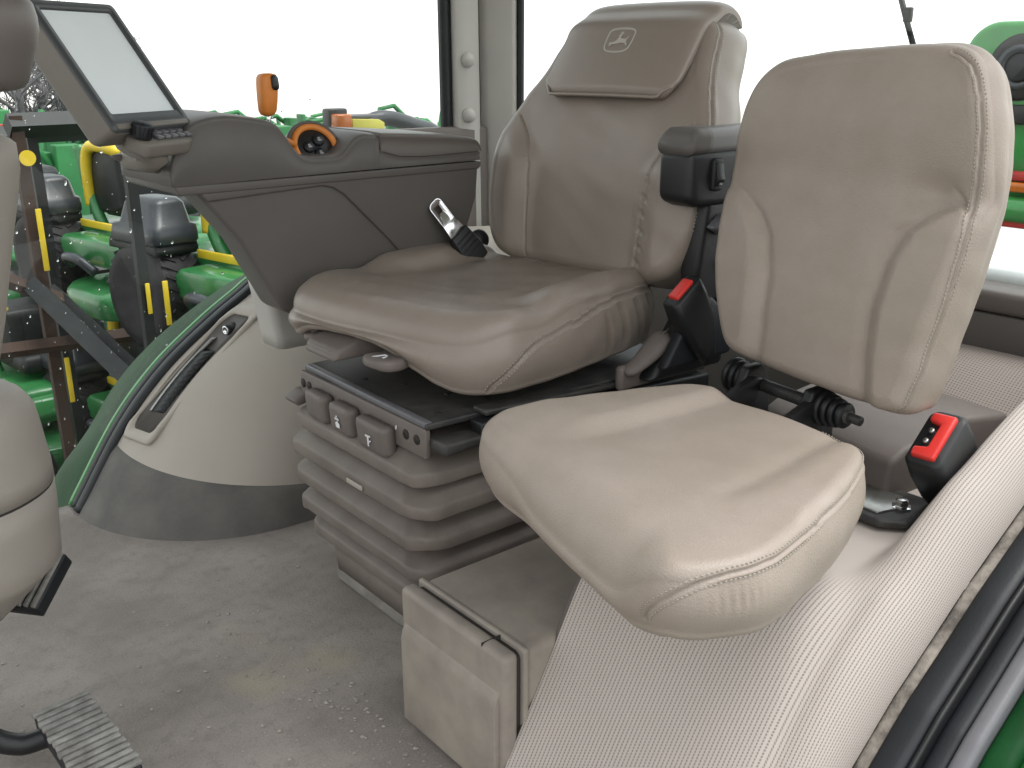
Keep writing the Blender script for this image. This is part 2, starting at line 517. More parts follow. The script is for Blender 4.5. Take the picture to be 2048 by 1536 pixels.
class Pillow:
    """upholstered pad: outline in (a,b), front height along c, rounded edges, grooves for seams"""
    def __init__(s, outline, topf, botf, rt, rb, N=520, K=60, Sd=18, bulge=0.006, KB=10, under=None):
        o = spline(outline, N, True)
        area = 0.5 * np.sum(o[:, 0] * np.roll(o[:, 1], -1) - o[:, 1] * np.roll(o[:, 0], -1))
        if area < 0:
            o = o[::-1]
        t = np.roll(o, -2, 0) - np.roll(o, 2, 0)
        t /= np.linalg.norm(t, axis=1)[:, None]
        nr = np.stack([t[:, 1], -t[:, 0]], 1)
        rt = rt(o) if callable(rt) else np.full(N, rt)
        rt = rt[:, None]
        ins = o - nr * rt
        for _ in range(260):
            ins = (np.roll(ins, 1, 0) + 2 * ins + np.roll(ins, -1, 0)) / 4
        c = ins.mean(0)
        zt = topf(ins[:, 0], ins[:, 1])
        rings = []
        for q in np.linspace(0.015, 1, K):
            p = c + (ins - c) * q
            rings.append(np.column_stack([p, topf(p[:, 0], p[:, 1])]))
        zb = botf(o[:, 0], o[:, 1])
        for ph in np.linspace(0, math.pi / 2, 16)[1:]:
            p = o - nr * rt * (1 - math.sin(ph))
            rings.append(np.column_stack([p, zt - rt[:, 0] * (1 - math.cos(ph))]))
        z0, z1 = zt - rt[:, 0], zb + rb
        un = (np.zeros(N) if under is None else under(o, nr))[:, None]
        for k in np.linspace(0, 1, Sd)[1:]:
            p = o + nr * (bulge * math.sin(math.pi * k) - un * k ** 1.3)
            rings.append(np.column_stack([p, z0 + (z1 - z0) * k]))
        for ph in np.linspace(0, math.pi / 2, 9)[1:]:
            p = o - nr * (un + rb * (1 - math.cos(ph)))
            rings.append(np.column_stack([p, z1 - rb * math.sin(ph)]))
        pin = o - nr * (un + rb)
        for q in np.linspace(1, 0.02, KB)[1:]:
            p = c + (pin - c) * q
            rings.append(np.column_stack([p, botf(p[:, 0], p[:, 1])]))
        s.G = np.array(rings)
        s.o, s.nr = o, nr
        s.stitch = []
    def normals(s):
        G = s.G
        du = np.gradient(G, axis=0)
        dv = np.roll(G, -1, 1) - np.roll(G, 1, 1)
        n = np.cross(du, dv)
        l = np.linalg.norm(n, axis=2)[..., None]
        return n / np.where(l < 1e-12, 1, l)
    def disp(s, fn):
        n = s.normals()
        P = s.G.reshape(-1, 3)
        s.G = s.G + n * fn(P).reshape(s.G.shape[0], s.G.shape[1], 1)
    def seam(s, guide, depth=0.004, wid=0.0028, ridge=0.0014, off=0.0075, stitch=True, closed=False, both=True, pitch=0.0065):
        g = spline(guide, 220, closed)
        P = s.G.reshape(-1, 3)
        n = s.normals().reshape(-1, 3)
        idx = [int(np.argmin(((P - q) ** 2).sum(1))) for q in g]
        path = P[idx].copy()
        pn = n[idx].copy()
        for _ in range(6):
            path[1:-1] = (path[:-2] + 2 * path[1:-1] + path[2:]) / 4
            pn[1:-1] = (pn[:-2] + 2 * pn[1:-1] + pn[2:]) / 4
        pn /= np.linalg.norm(pn, axis=1)[:, None]
        lo, hi = path.min(0) - 0.03, path.max(0) + 0.03
        sel = np.where(np.all((P > lo) & (P < hi), axis=1))[0]
        d = np.full(len(sel), 9.0)
        for a, b in zip(path[:-1], path[1:]):
            ab = b - a
            t = np.clip(((P[sel] - a) @ ab) / (ab @ ab + 1e-12), 0, 1)
            d = np.minimum(d, np.linalg.norm(P[sel] - (a + t[:, None] * ab), axis=1))
        dd = -depth * np.exp(-(d / wid) ** 2) + ridge * np.exp(-((d - off * 0.62) / (off * 0.34)) ** 2) - ridge * 0.7 * np.exp(-((d - off) / 0.0014) ** 2)
        Q = P.copy()
        Q[sel] += n[sel] * dd[:, None]
        s.G = Q.reshape(s.G.shape)
        if stitch:
            seg = np.linalg.norm(np.diff(path, axis=0), axis=1)
            L = np.concatenate([[0], np.cumsum(seg)])
            for q in np.arange(0.004, L[-1], pitch):
                p = np.array([np.interp(q, L, path[:, j]) for j in range(3)])
                p2 = np.array([np.interp(min(q + 0.002, L[-1]), L, path[:, j]) for j in range(3)])
                nn = np.array([np.interp(q, L, pn[:, j]) for j in range(3)])
                t = p2 - p
                if np.linalg.norm(t) < 1e-6:
                    continue
                t /= np.linalg.norm(t)
                b = np.cross(nn, t)
                for sg in ((-1, 1) if both else (1,)):
                    s.stitch.append((p + sg * b * off + nn * 0.0004, t, nn, b))
    def mesh(s, fr):
        o, ea, eb, ec = [np.array(q, float) for q in fr]
        G = s.G
        r, n = G.shape[:2]
        W = o + G[..., :1] * ea + G[..., 1:2] * eb + G[..., 2:] * ec
        fl = np.dot(np.cross(ea, eb), ec) > 0
        return loft(W, True, flip=not fl)
    def stitch_mesh(s, fr):
        o, ea, eb, ec = [np.array(q, float) for q in fr]
        M = np.stack([ea, eb, ec])
        Vs, Fs = [], []
        for p, t, n, b in s.stitch:
            k = len(Vs)
            for a, c, e in ((-1, -1, 0), (1, -1, 0), (1, 1, 0), (-1, 1, 0), (-.8, -.7, 1), (.8, -.7, 1), (.8, .7, 1), (-.8, .7, 1)):
                Vs.append(p + t * a * 0.0019 + b * c * 0.00075 + n * (e * 0.0011 - 0.0003))
            for f in ((4, 5, 6, 7), (0, 1, 5, 4), (1, 2, 6, 5), (2, 3, 7, 6), (3, 0, 4, 7)):
                Fs.append(tuple(k + i for i in f))
        V = np.array(Vs)
        return o + V @ M, Fs

EX, EY, EZ = np.eye(3)
def seat_frame(o, yaw, tilt):
    y, t = R(yaw), R(tilt)
    f = np.array([-math.cos(y), -math.sin(y), 0])
    wv = np.array([-f[1], f[0], 0])
    h = EZ * math.cos(t) - f * math.sin(t)
    n = np.cross(wv, h)
    if n @ f < 0:
        n = -n
    return np.array(o, float), wv, h, n

# ================================================================== SETTING
XZ = (np.zeros(3), EX, EZ, EY)           # polygon in (x,z), extruded along y
GZ = -1.3
# yard outside
V, F = [], []
n = 40
xs = np.concatenate([np.linspace(-400, -20, 8), np.linspace(-15, 30, 30), np.linspace(40, 500, 8)])
ys = np.concatenate([np.linspace(-400, -20, 8), np.linspace(-15, 30, 30), np.linspace(40, 600, 8)])
def ground_z(x, y):
    return GZ - math.tan(TILT) * (x * math.cos(YAWX) + y * math.sin(YAWX) - 5.0)
G = np.array([[(x, y, ground_z(x, y) + 0.03 * math.sin(x * 0.7) * math.cos(y * 0.5)) for x in xs] for y in ys])
o = obj('ground', G.reshape(-1, 3), grid_faces(len(ys), len(xs), False), 'yard')
o['kind'] = 'structure'
# cab floor
V, F = box((0.72, 1.525, -0.02), (2.5, 1.99, 0.04), 0.006)
o = obj('cab_floor', V, F, 'floor_mat', smooth=False)
o['kind'] = 'structure'
# grit on the floor
def grit(cnt, regions, rmin, rmax):
    Vs, Fs = [], []
    ico = [(0, 0, 1), (.9, 0, .2), (.28, .85, .2), (-.72, .52, .2), (-.72, -.52, .2), (.28, -.85, .2), (0, 0, -.4)]
    fc = [(0, 1, 2), (0, 2, 3), (0, 3, 4), (0, 4, 5), (0, 5, 1), (6, 2, 1), (6, 3, 2), (6, 4, 3), (6, 5, 4), (6, 1, 5)]
    for i in range(cnt):
        cx, cy, sx, sy = regions[rnd.randrange(len(regions))]
        x, y = cx + rnd.gauss(0, sx), cy + rnd.gauss(0, sy)
        if not (0.0 < x < 1.2 and 0.97 < y < 2.4) or (x > 0.76 and y < 1.8) or (x > 0.62 and y > 2.0):
            continue
        r = rmin + (rmax - rmin) * rnd.random() ** 4
        k = len(Vs)
        a = rnd.random() * 6.28
        for p in ico:
            q = (p[0] * (0.7 + 0.6 * rnd.random()), p[1] * (0.7 + 0.6 * rnd.random()), p[2] * (0.5 + 0.5 * rnd.random()))
            Vs.append((x + r * (q[0] * math.cos(a) - q[1] * math.sin(a)), y + r * (q[0] * math.sin(a) + q[1] * math.cos(a)), 0.0005 + r * 0.5 * (q[2] + 0.3)))
        Fs += [tuple(k + i for i in f) for f in fc]
    return np.array(Vs), Fs
V, F = grit(900, [(0.72, 1.62, 0.10, 0.16), (0.6, 1.4, 0.16, 0.22), (0.7, 1.35, 0.05, 0.12), (0.45, 1.7, 0.2, 0.25), (0.74, 1.15, 0.04, 0.14)], 0.0008, 0.0060)
o = obj('grit', V, F, 'grit', smooth=False)
tag(o, 'loose grit and crumbs scattered over the dusty floor mat', 'grit')
o['kind'] = 'stuff'

# ------------------------------------------------------------------ right wheel-arch trim
ARZ = [0, .035, .206, .331, .43, .496, .524, .58, .62, .65]
ARX = [.597, .619, .736, .855, .988, 1.094, 1.14, 1.27, 1.42, 1.60]
def arch_x(z):
    return np.interp(z, ARZ, ARX)
ARC = spline(list(zip(ARX, ARZ)), 90)
def hump(ph, z, off=0.0):
    """ph 0..1 front corner quarter ellipse, 1..2 straight inner side"""
    zz = np.interp(z, ARC[:, 1], ARC[:, 0])
    yi = 2.045 + 0.10 * (z / 0.6) ** 1.5
    L = 0.40 + 0.05 * z
    if ph <= 1:
        a = ph * math.pi / 2
        x, y = zz + L * (1 - math.cos(a)), 2.455 - (2.455 - yi) * math.sin(a)
        nx, ny = -math.cos(a) / L, -math.sin(a) / (2.455 - yi)
    else:
        x, y = zz + L + (ph - 1) * 0.6, yi - 0.015 * (ph - 1)
        nx, ny = 0.0, -1.0
    l = math.hypot(nx, ny)
    return np.array([x + off * nx / l, y + off * ny / l, z])
SL = (0.076, 0.222, 0.212, 0.462)         # slot: ph0, ph1, z0, z1
rw = thing('wheel_arch_trim', 'beige moulded wheel arch cover with slotted tray and grey skirt under the window', 'trim panel', (0.9, 2.2, 0))
phs = np.unique(np.concatenate([np.linspace(0, 1, 61), np.linspace(1, 2, 14), [SL[0], SL[1]]]))
zs = np.unique(np.concatenate([np.linspace(0.0, 0.645, 60), [SL[2], SL[3]]]))
G = np.array([[hump(p, z) for p in phs] for z in zs])
F = []
for i in range(len(zs) - 1):
    for j in range(len(phs) - 1):
        pc, zc = (phs[j] + phs[j + 1]) / 2, (zs[i] + zs[i + 1]) / 2
        if SL[0] < pc < SL[1] and SL[2] < zc < SL[3]:
            continue
        a = i * len(phs) + j
        F.append((a, a + 1, a + 1 + len(phs), a + len(phs)))
obj('shell', G.reshape(-1, 3), F, 'plastic_beige', rw)
# skirt: rubber band along the floor
ph2 = np.linspace(0, 1.9, 70)
def skirt_top(p):
    return 0.165 - 0.075 * min(p, 1.3)
secs = []
for k in range(10):
    t = k / 9
    secs.append([hump(p, t * skirt_top(p), 0.007 - 0.004 * max(0, t - 0.9) * 10 + 0.012 * max(0, 0.25 - t)) for p in ph2])
secs.append([hump(p, skirt_top(p) + 0.001, -0.002) for p in ph2])
G = np.array(secs)
obj('skirt', G.reshape(-1, 3), grid_faces(len(secs), len(ph2), False), 'rubber_grey', rw)
# slot frame, walls, bed
def slot_loop(grow_p, grow_z, off, n=80):
    p0, p1, z0, z1 = SL[0] - grow_p, SL[1] + grow_p, SL[2] - grow_z, SL[3] + grow_z
    rr = rrect((z1 - z0) / 2, (p1 - p0) / 2 * 1.0, 0.028, n)
    out = []
    for a, b in rr:
        out.append(hump((p0 + p1) / 2 + b, (z0 + z1) / 2 + a, off))
    return out
lp = [slot_loop(0.028, 0.024, -0.001), slot_loop(0.026, 0.022, 0.010), slot_loop(0.018, 0.015, 0.015), slot_loop(0.006, 0.005, 0.014),
      slot_loop(0.0, 0.0, 0.006), slot_loop(-0.001, -0.001, 0.002)]
V, F = loft(lp, False)
fr_o = obj('tray_frame', V, F, 'plastic_beige', rw)
V, F = loft([slot_loop(-0.0005, -0.0005, 0.004), slot_loop(-0.004, -0.004, -0.030), slot_loop(-0.008, -0.008, -0.034), slot_loop(-0.03, -0.06, -0.034)], True)
obj('tray_bed', V, F, 'plastic_taupe', fr_o)
pm = (SL[0] + SL[1]) / 2
# perforated black rail and a round cap in the tray
zz = np.linspace(0.255, 0.385, 40)
ra, rb_ = [], []
for i, z in enumerate(zz):
    s = 0.004 * math.sin(i * 1.7)
    ra.append([hump(pm - 0.020 + s * 0.5, z, 0.004), hump(pm + 0.046 + s, z, 0.000), hump(pm + 0.048 + s, z, -0.028), hump(pm - 0.022, z, -0.03)])
V, F = loft(ra, True)
obj('perforated_rail', V, F, 'black_plastic', rw)
ra = [[hump(pm - 0.048, z, -0.004), hump(pm - 0.020, z, 0.006), hump(pm - 0.019, z, -0.008), hump(pm - 0.042, z, -0.03)] for z in np.linspace(0.252, 0.41, 24)]
V, F = loft(ra, True)
obj('metal_strip', V, F, 'zinc', rw)
c0, c1 = hump(pm + 0.005, 0.430, -0.03), hump(pm + 0.005, 0.430, 0.006)
ax = c1 - c0
L_ = np.linalg.norm(ax)
V, F = lathe([(0.0, 0), (0.016, 0), (0.016, L_ * 0.9), (0.013, L_), (0.007, L_), (0.006, L_ * 0.9), (0, L_ * 0.9)], c0, ax, 24)
obj('socket', V, F, 'black_plastic', rw)
V, F = lathe([(0.0075, L_ * 0.96), (0.012, L_ * 0.99), (0.0125, L_ * 1.01), (0.0075, L_ * 1.03), (0.0072, L_ * 0.97)], c0, ax, 24)
obj('socket_ring', V, F, 'chrome', rw)

# ------------------------------------------------------------------ window seal, glass, own fender outside
def sweep(path, prof, lat, cap=True):
    """sweep closed profile [(l,n)] along path; l along lat, n along lat x T"""
    P = np.array(path, float)
    T = np.gradient(P, axis=0)
    T /= np.linalg.norm(T, axis=1)[:, None]
    lat = np.array(lat, float)
    secs = []
    for p, t in zip(P, T):
        nn = np.cross(t, lat)
        nn /= np.linalg.norm(nn)
        secs.append([p + l * lat + q * nn for l, q in prof])
    return loft(secs, cap)
arcp = np.column_stack([ARC[:, 0], np.full(len(ARC), 2.455), ARC[:, 1]])
def oval(l0, l1, n0, n1, k=14):
    a = np.linspace(0, 2 * math.pi, k, endpoint=False)
    return [((l0 + l1) / 2 + (l1 - l0) / 2 * math.copysign(abs(math.cos(q)) ** 0.6, math.cos(q)), (n0 + n1) / 2 + (n1 - n0) / 2 * math.copysign(abs(math.sin(q)) ** 0.6, math.sin(q))) for q in a]
up_n = np.cross(np.gradient(arcp, axis=0)[40], EY)
SG = 1 if up_n[2] > 0 or up_n[0] < 0 else -1
ws = thing('window_seal', 'black rubber seal running along the arched lower edge of the side window', 'seal', (0.62, 2.455, 0))
V, F = sweep(arcp, oval(-0.022, 0.014, -0.014 * SG, 0.014 * SG), EY)
obj('rubber_lip', V, F, 'black_rubber', ws)
V, F = sweep(arcp + np.array([0, 0.028, 0]), oval(-0.014, 0.014, -0.010 * SG, 0.013 * SG), EY)
obj('outer_lip', V, F, 'black_rubber', ws)
V, F = sweep(arcp + np.array([-0.002, 0.052, 0]), oval(-0.008, 0.008, -0.004 * SG, 0.011 * SG), EY)
obj('green_flange', V, F, 'green_paint', ws)
# fender of this tractor just outside the glass
OFX = [.555, .625, .672, .757, .865, .985, 1.11, 1.255, 1.5, 1.8]
OFZ = [-.3, -.124, -.047, .044, .18, .284, .36, .427, .50, .55]
of = spline(list(zip(OFX, OFZ)), 60)
inner = spline(list(zip([.60, .632, .751, .872, 1.008, 1.116, 1.163, 1.3, 1.45, 1.65], [-.06, -.005, .17, .297, .398, .465, .49, .55, .59, .62])), 60)
secs = []
for t in np.linspace(0, 1, 16):
    row = inner * (1 - t) + of * t
    crown = 0.02 * math.sin(math.pi * t)
    secs.append(np.column_stack([row[:, 0] - crown * 0.6, np.full(60, 2.535 + 0.37 * t), row[:, 1] + crown]))
G = np.array(secs)
lip = G[-1].copy(); lip[:, 2] -= 0.05; lip[:, 0] += 0.02; lip[:, 1] += 0.015
G = np.concatenate([G, lip[None]])
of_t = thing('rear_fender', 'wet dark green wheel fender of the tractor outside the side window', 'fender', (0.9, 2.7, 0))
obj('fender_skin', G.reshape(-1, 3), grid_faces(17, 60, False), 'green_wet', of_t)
# side window glass: one bent pane standing on the seal
pts = [(x, z + 0.012) for x, z in zip(ARC[:, 0], ARC[:, 1])]
poly = [(-0.5, 0.0)] + [(p[0], p[1]) for p in pts[::6]] + [(1.78, 0.66), (1.765, 1.85), (-0.5, 1.85)]
V, F = prism(poly, 0, 0.004, (np.array([0, 2.462, 0]), EX, EZ, EY))
gl = thing('side_window', 'rain streaked side window glass beside the control console', 'window', (0.6, 2.462, 0.0))
obj('pane', V, F, 'glass', gl, smooth=False)
# drops on the glass
def drops(cnt, xr, zr, y, seed):
    r = random.Random(seed)
    Vs, Fs = [], []
    for i in range(cnt):
        x, z = r.uniform(*xr), r.uniform(*zr)
        if z < np.interp(x, ARC[:, 0], ARC[:, 1]) + 0.05:
            continue
        s = 0.0009 + 0.0026 * r.random() ** 4
        st = 1.0 + 2.2 * r.random() ** 2
        k = len(Vs)
        a0 = r.uniform(-0.5, 0.2)
        for (rr, dy) in ((1.0, 0.0), (0.75, 0.55), (0.3, 0.8)):
            for q in range(6):
                a = q * math.pi / 3
                dx, dz = s * rr * math.cos(a), s * rr * st * math.sin(a)
                Vs.append((x + dx * math.cos(a0) - dz * math.sin(a0), y - s * dy, z + dx * math.sin(a0) + dz * math.cos(a0)))
        for g in (0, 6):
            for q in range(6):
                Fs.append((k + g + q, k + g + (q + 1) % 6, k + g + 6 + (q + 1) % 6, k + g + 6 + q))
        Fs.append(tuple(k + 12 + q for q in range(6)))
        Fs.append(tuple(k + q for q in range(6)))
    return np.array(Vs), Fs
V, F = drops(420, (0.3, 1.4), (0.1, 1.0), 2.4618, 3)
obj('rain_drops', V, F, 'water', gl, kind='stuff')

# ------------------------------------------------------------------ rear corner post with bolts
cp = thing('corner_post', 'pale rear corner post of the cab with round bolt caps and black window edge', 'post', (1.86, 2.44, 0.5))
def post(plan, z0, z1, lean):
    return loft([[(x + lean * (z1 - z), y, z) for x, y in plan] for z in np.linspace(z0, z1, 14)], True)
V, F = post([(1.792, 2.46), (1.792, 2.435), (1.80, 2.428), (1.872, 2.424), (1.880, 2.43), (1.884, 2.47)], 0.4, 1.85, 0.012)
obj('outer_face', V, F, 'plastic_pillar', cp)
V, F = post([(1.878, 2.47), (1.880, 2.455), (1.905, 2.452), (1.915, 2.47)], 0.4, 1.85, 0.012)
obj('channel', V, F, 'plastic_mid', cp)
V, F = post([(1.903, 2.475), (1.902, 2.45), (1.915, 2.428), (1.955, 2.37), (1.965, 2.362), (1.985, 2.37), (1.99, 2.475)], 0.4, 1.85, 0.010)
obj('inner_face', V, F, 'plastic_pillar', cp)
V, F = post([(1.764, 2.468), (1.764, 2.446), (1.793, 2.444), (1.793, 2.468)], 0.4, 1.85, 0.006)
obj('window_edge', V, F, 'black_rubber', cp)
V, F = post([(1.982, 2.374), (1.985, 2.352), (2.0, 2.352), (2.0, 2.374)], 0.4, 1.85, 0.0)
obj('rear_window_edge', V, F, 'black_rubber', cp)
for zb in (1.10, 0.942, 1.32):
    V, F = lathe([(0.0, 0.0), (0.021, 0.0), (0.0225, 0.004), (0.0205, 0.011), (0.014, 0.018), (0.006, 0.0215), (0.0, 0.022)], (1.832 + 0.012 * (1.85 - zb), 2.427, zb), (0, -1, 0), 24)
    obj('bolt_cap', V, F, 'plastic_pillar', cp)
# side trim between post and wheel arch
V, F = box((1.72, 2.45, 0.6), (0.4, 0.05, 0.62), 0.012)
lt = obj('side_trim', V, F, 'plastic_mid')
tag(lt, 'taupe lower side trim behind the console below the window', 'trim panel')

# ------------------------------------------------------------------ roof overhead (shades the cab)
rf = thing('cab_roof', 'cab roof with pale headliner over the seats', 'roof', (0.85, 1.5, 1.85))
V, F = box((0.85, 1.5, 1.90), (2.5, 2.05, 0.10), 0.03)
obj('headliner', V, F, 'headliner', rf)
V, F = box((0.85, 1.5, 2.02), (2.6, 2.15, 0.14), 0.05)
obj('roof_skin', V, F, 'green_paint', rf)

# ------------------------------------------------------------------ left wheel-arch mat (under passenger seat)
FARP = spline([(.735, 0), (.775, .076), (.854, .215), (.934, .359), (1.02, .47), (1.15, .58), (1.35, .70), (1.6, .80), (1.97, .86)], 160)
CRESTP = spline([(.83, 0), (.885, .08), (.965, .20), (1.06, .32), (1.158, .409), (1.228, .455), (1.348, .532), (1.43, .567), (1.559, .62), (1.75, .67), (1.97, .70)], 160)
NEX = [.78, .86, .96, 1.061, 1.153, 1.241, 1.324, 1.401, 1.486, 1.7, 1.98]
NEZ = [-.09, -.005, .09, .18, .253, .307, .36, .402, .447, .53, .60]
CRESTP[:, 1] -= 0.03 * sstep(CRESTP[:, 0], 1.0, 1.25)
Y_FAR, Y_CREST, Y_NEAR = 0.95, 0.612, 0.55
def smin(a, b, k):
    h = np.clip(0.5 + 0.5 * (b - a) / k, 0, 1)
    return b * (1 - h) + a * h - k * h * (1 - h)
def mat_surface(t):
    if t <= 0.75:
        tt = t / 0.75
        P = FARP * (1 - tt) + CRESTP * tt
        y = Y_FAR + (Y_CREST - Y_FAR) * tt
        ledge = 0.385 + 0.02 * sstep(P[:, 0], 1.2, 1.6) + 0.14 * sstep(P[:, 0], 1.66, 1.93)
        kk = float(sstep(np.array(-y), -0.675, -Y_CREST)) ** 1.4
        ledge = ledge * (1 - kk) + (np.interp(P[:, 0], CRESTP[:, 0], CRESTP[:, 1]) - 0.012) * kk
        z = smin(P[:, 1], ledge, 0.05)
        return np.column_stack([P[:, 0], np.full(len(P), y), z]), P[:, 1]
    C_, zz_ = mat_surface(0.75)
    s_ = (t - 0.75) / 0.25 * math.pi / 2
    zn = np.minimum(np.interp(C_[:, 0], NEX, NEZ), C_[:, 2] - 0.01)
    z = C_[:, 2] - (C_[:, 2] - zn) * (1 - math.cos(s_))
    return np.column_stack([C_[:, 0], np.full(160, Y_CREST - (Y_CREST - Y_NEAR) * math.sin(s_)), z]), z
ts = np.linspace(0, 1, 70)
G = np.array([mat_surface(t)[0] for t in ts])
ARCH = np.array([mat_surface(t)[1] for t in ts])
uv = np.zeros((70, 160, 2))
for i in range(70):
    d = np.concatenate([[0], np.cumsum(np.linalg.norm(np.diff(G[i], axis=0), axis=1))])
    uv[i, :, 0] = Y_FAR - G[i, :, 1] if ts[i] <= 0.75 else uv[i - 1, :, 0] + np.linalg.norm(G[i, 70] - G[i - 1, 70])
    uv[i, :, 1] = d
lw = thing('fender_cover', 'pale ribbed vinyl cover over the inner wheel arch under the passenger seat', 'trim panel', (1.2, 0.75, 0))
RB = np.zeros((70, 160))
for i in range(70):
    RB[i] = 1 - sstep(ARCH[i] - G[i, :, 2], 0.012, 0.05)
RBD = np.ones_like(RB)
def part_grid(a, b, name, m):
    g = G[:, a:b]
    return obj(name, g.reshape(-1, 3), grid_faces(70, b - a, False), m, lw, uv=uv[:, a:b].reshape(-1, 2), attr=('ribbed', RB[:, a:b]))
xcut = int(np.argmin(abs(G[20, :, 0] - 1.56)))
part_grid(0, xcut + 1, 'ribbed_skin', 'rib_mat')
# behind the seat the skin is a darker dotted vinyl, except for the ribbed near edge
g = G[:52, xcut:]
obj('dotted_skin', g.reshape(-1, 3), grid_faces(52, g.shape[1], False), 'perforated', lw, uv=uv[:52, xcut:].reshape(-1, 2), attr=('ribbed', RBD[:52, xcut:]))
g = G[51:, xcut:]
obj('ribbed_edge', g.reshape(-1, 3), grid_faces(19, g.shape[1], False), 'rib_mat', lw, uv=uv[51:, xcut:].reshape(-1, 2), attr=('ribbed', RBD[51:, xcut:]))
# inner side wall facing the driver seat
g0 = G[0]
secs = [g0 + np.array([0, 0.0, 0]), np.column_stack([g0[:, 0] + 0.002, g0[:, 1] + 0.012, g0[:, 2] - 0.008])]
low = np.column_stack([g0[:, 0] + 0.002, g0[:, 1] + 0.014, np.full(len(g0), 0.001)])
secs.append(low)
A = np.array(secs)
obj('side_wall', A.reshape(-1, 3), grid_faces(3, 160, False), 'plastic_mid', lw)
# door opening edge: foam strip, rubber bulb, grey strip, painted frame
edge = G[-1].copy()
pre = np.column_stack([np.linspace(0.62, edge[0, 0], 8, endpoint=False), np.full(8, Y_NEAR), np.linspace(-0.25, edge[0, 2], 8, endpoint=False)])
edge = np.vstack([pre, edge])
LAT = -EY
tt = np.gradient(edge, axis=0)[60]
nn = np.cross(tt, LAT)
S2 = 1 if nn[2] > 0 else -1
def rib_strip(l0, l1, n0, n1):
    return oval(l0, l1, S2 * n0, S2 * n1, 18)
dr = thing('door_frame', 'black rubber door seal and green painted door frame edge beside the ribbed cover', 'door frame', (1.0, 0.5, 0))
for nm, l0, l1, n0, n1, m in (('foam_strip', -0.004, 0.022, -0.03, -0.004, 'foam_dirt'), ('seal_bulb', 0.016, 0.062, -0.035, 0.006, 'black_rubber'),
                              ('seal_lip', 0.060, 0.070, -0.03, 0.003, 'black_plastic'), ('seal_channel', 0.068, 0.100, -0.05, -0.014, 'black_rubber'),
                              ('grey_strip', 0.097, 0.125, -0.05, -0.010, 'strip_grey'), ('dark_green_strip', 0.123, 0.165, -0.07, -0.026, 'green_wet'),  # dark green strip between the grey strip and the painted frame
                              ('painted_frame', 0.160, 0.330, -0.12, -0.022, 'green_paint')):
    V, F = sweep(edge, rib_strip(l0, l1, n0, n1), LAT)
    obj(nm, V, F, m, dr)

# ------------------------------------------------------------------ rear wall trim behind passenger seat
rt_ = thing('rear_ledge', 'dark taupe ledge below the rear window behind the passenger seat', 'trim panel', (1.98, 1.2, 0.5))
V, F = box((2.0, 1.2, 0.575), (0.10, 1.5, 0.085), 0.008)
obj('ledge_lower', V, F, 'plastic_taupe', rt_)
V, F = box((2.0, 1.2, 0.642), (0.112, 1.5, 0.045), 0.012)
obj('ledge_top', V, F, 'plastic_taupe_pad', rt_)
V, F = box((1.99, 1.5, 0.27), (0.06, 1.9, 0.5), 0.01)
obj('rear_panel', V, F, 'plastic_taupe', rt_)
# rear glass and the deck outside, its pale colour painted as reflected sky
rg = thing('rear_window', 'clear rear window glass behind the seats', 'window', (2.02, 1.5, 0.66))
V, F = prism([(0.55, 0.665), (2.36, 0.665), (2.36, 1.85), (0.55, 1.85)], 0, 0.004, (np.array([2.02, 0, 0]), EY, EZ, EX))
obj('pane', V, F, 'glass', rg, smooth=False)
od = thing('outer_deck', 'wet panel painted in pale reflected sky colour outside the rear window beside the passenger seat', 'panel', (2.6, 0.9, 0.5))
V, F = box((2.335, 0.95, 0.665), (0.56, 1.1, 0.05), 0.02)
obj('deck_skin', V, F, 'deck_sky_pale', od)

# ================================================================== PASSENGER SEAT
PS_SIZE, PS_LIFT = 0.93, np.array([0, 0, 0.077])
def seat_size(V):
    return np.asarray(V) * PS_SIZE + PS_LIFT
ps = thing('passenger_seat', 'small beige vinyl folding passenger seat beside the driver seat', 'seat', (1.4, 0.9, 0.40))
out = [(.905, 1.165), (.872, 1.02), (.830, .86), (.795, .72), (.793, .665), (.835, .628), (.90, .606), (1.0, .618), (1.13, .648), (1.24, .685), (1.293, .735),
       (1.315, .82), (1.322, .93), (1.305, 1.03), (1.25, 1.085), (1.12, 1.135), (1.02, 1.175), (.955, 1.195)]
def pc_top(x, y):
    z = 0.545 + 0.0 * x
    yc = 0.87 + (1.0 - x) * 0.03
    hw = 0.26 - 0.18 * np.clip(x - 0.95, 0, 0.4)
    q = (y - yc) / hw
    z = z - 0.012 * np.exp(-((x - 1.08) / 0.16) ** 2) * np.exp(-(q / 0.75) ** 2)
    # raised side bolsters with a crease, at the rear half
    nb = sstep(-q, 0.44, 0.72) * sstep(x, 0.985, 1.03)
    fb = sstep(q, 0.56, 0.76) * sstep(x, 0.93, 1.04)
    z = z + 0.009 * nb + 0.017 * fb - 0.0035 * np.exp(-((-q - 0.48) / 0.09) ** 2) * sstep(x, 0.96, 1.01)
    z = z - 0.022 * sstep(-x, -0.99, -0.83) ** 1.3 * (0.35 + 0.65 * sstep(y, 0.68, 0.9))
    return z
def pc_bot(x, y):
    return 0.425 + 0.0 * x - 0.022 * sstep(-x, -0.98, -0.84) * sstep(y, 0.66, 0.76)
def pc_rt(o):
    front = sstep(-o[:, 0], -0.93, -0.85)
    return 0.022 + 0.060 * sstep(-o[:, 0], -0.97, -0.85) * sstep(o[:, 1], 0.66, 0.78) * (0.35 + 0.65 * sstep(-o[:, 1], -1.14, -0.98))
pc = Pillow(out, pc_top, pc_bot, pc_rt, 0.016, N=640, K=80, Sd=26, bulge=0.008, under=lambda o, nr: 0.014 * sstep(-nr[:, 0], -0.2, 1.0))
pc.disp(lambda P: 0.0012 * smooth_noise(P, 34, 1) + 0.0008 * smooth_noise(P, 75, 2))
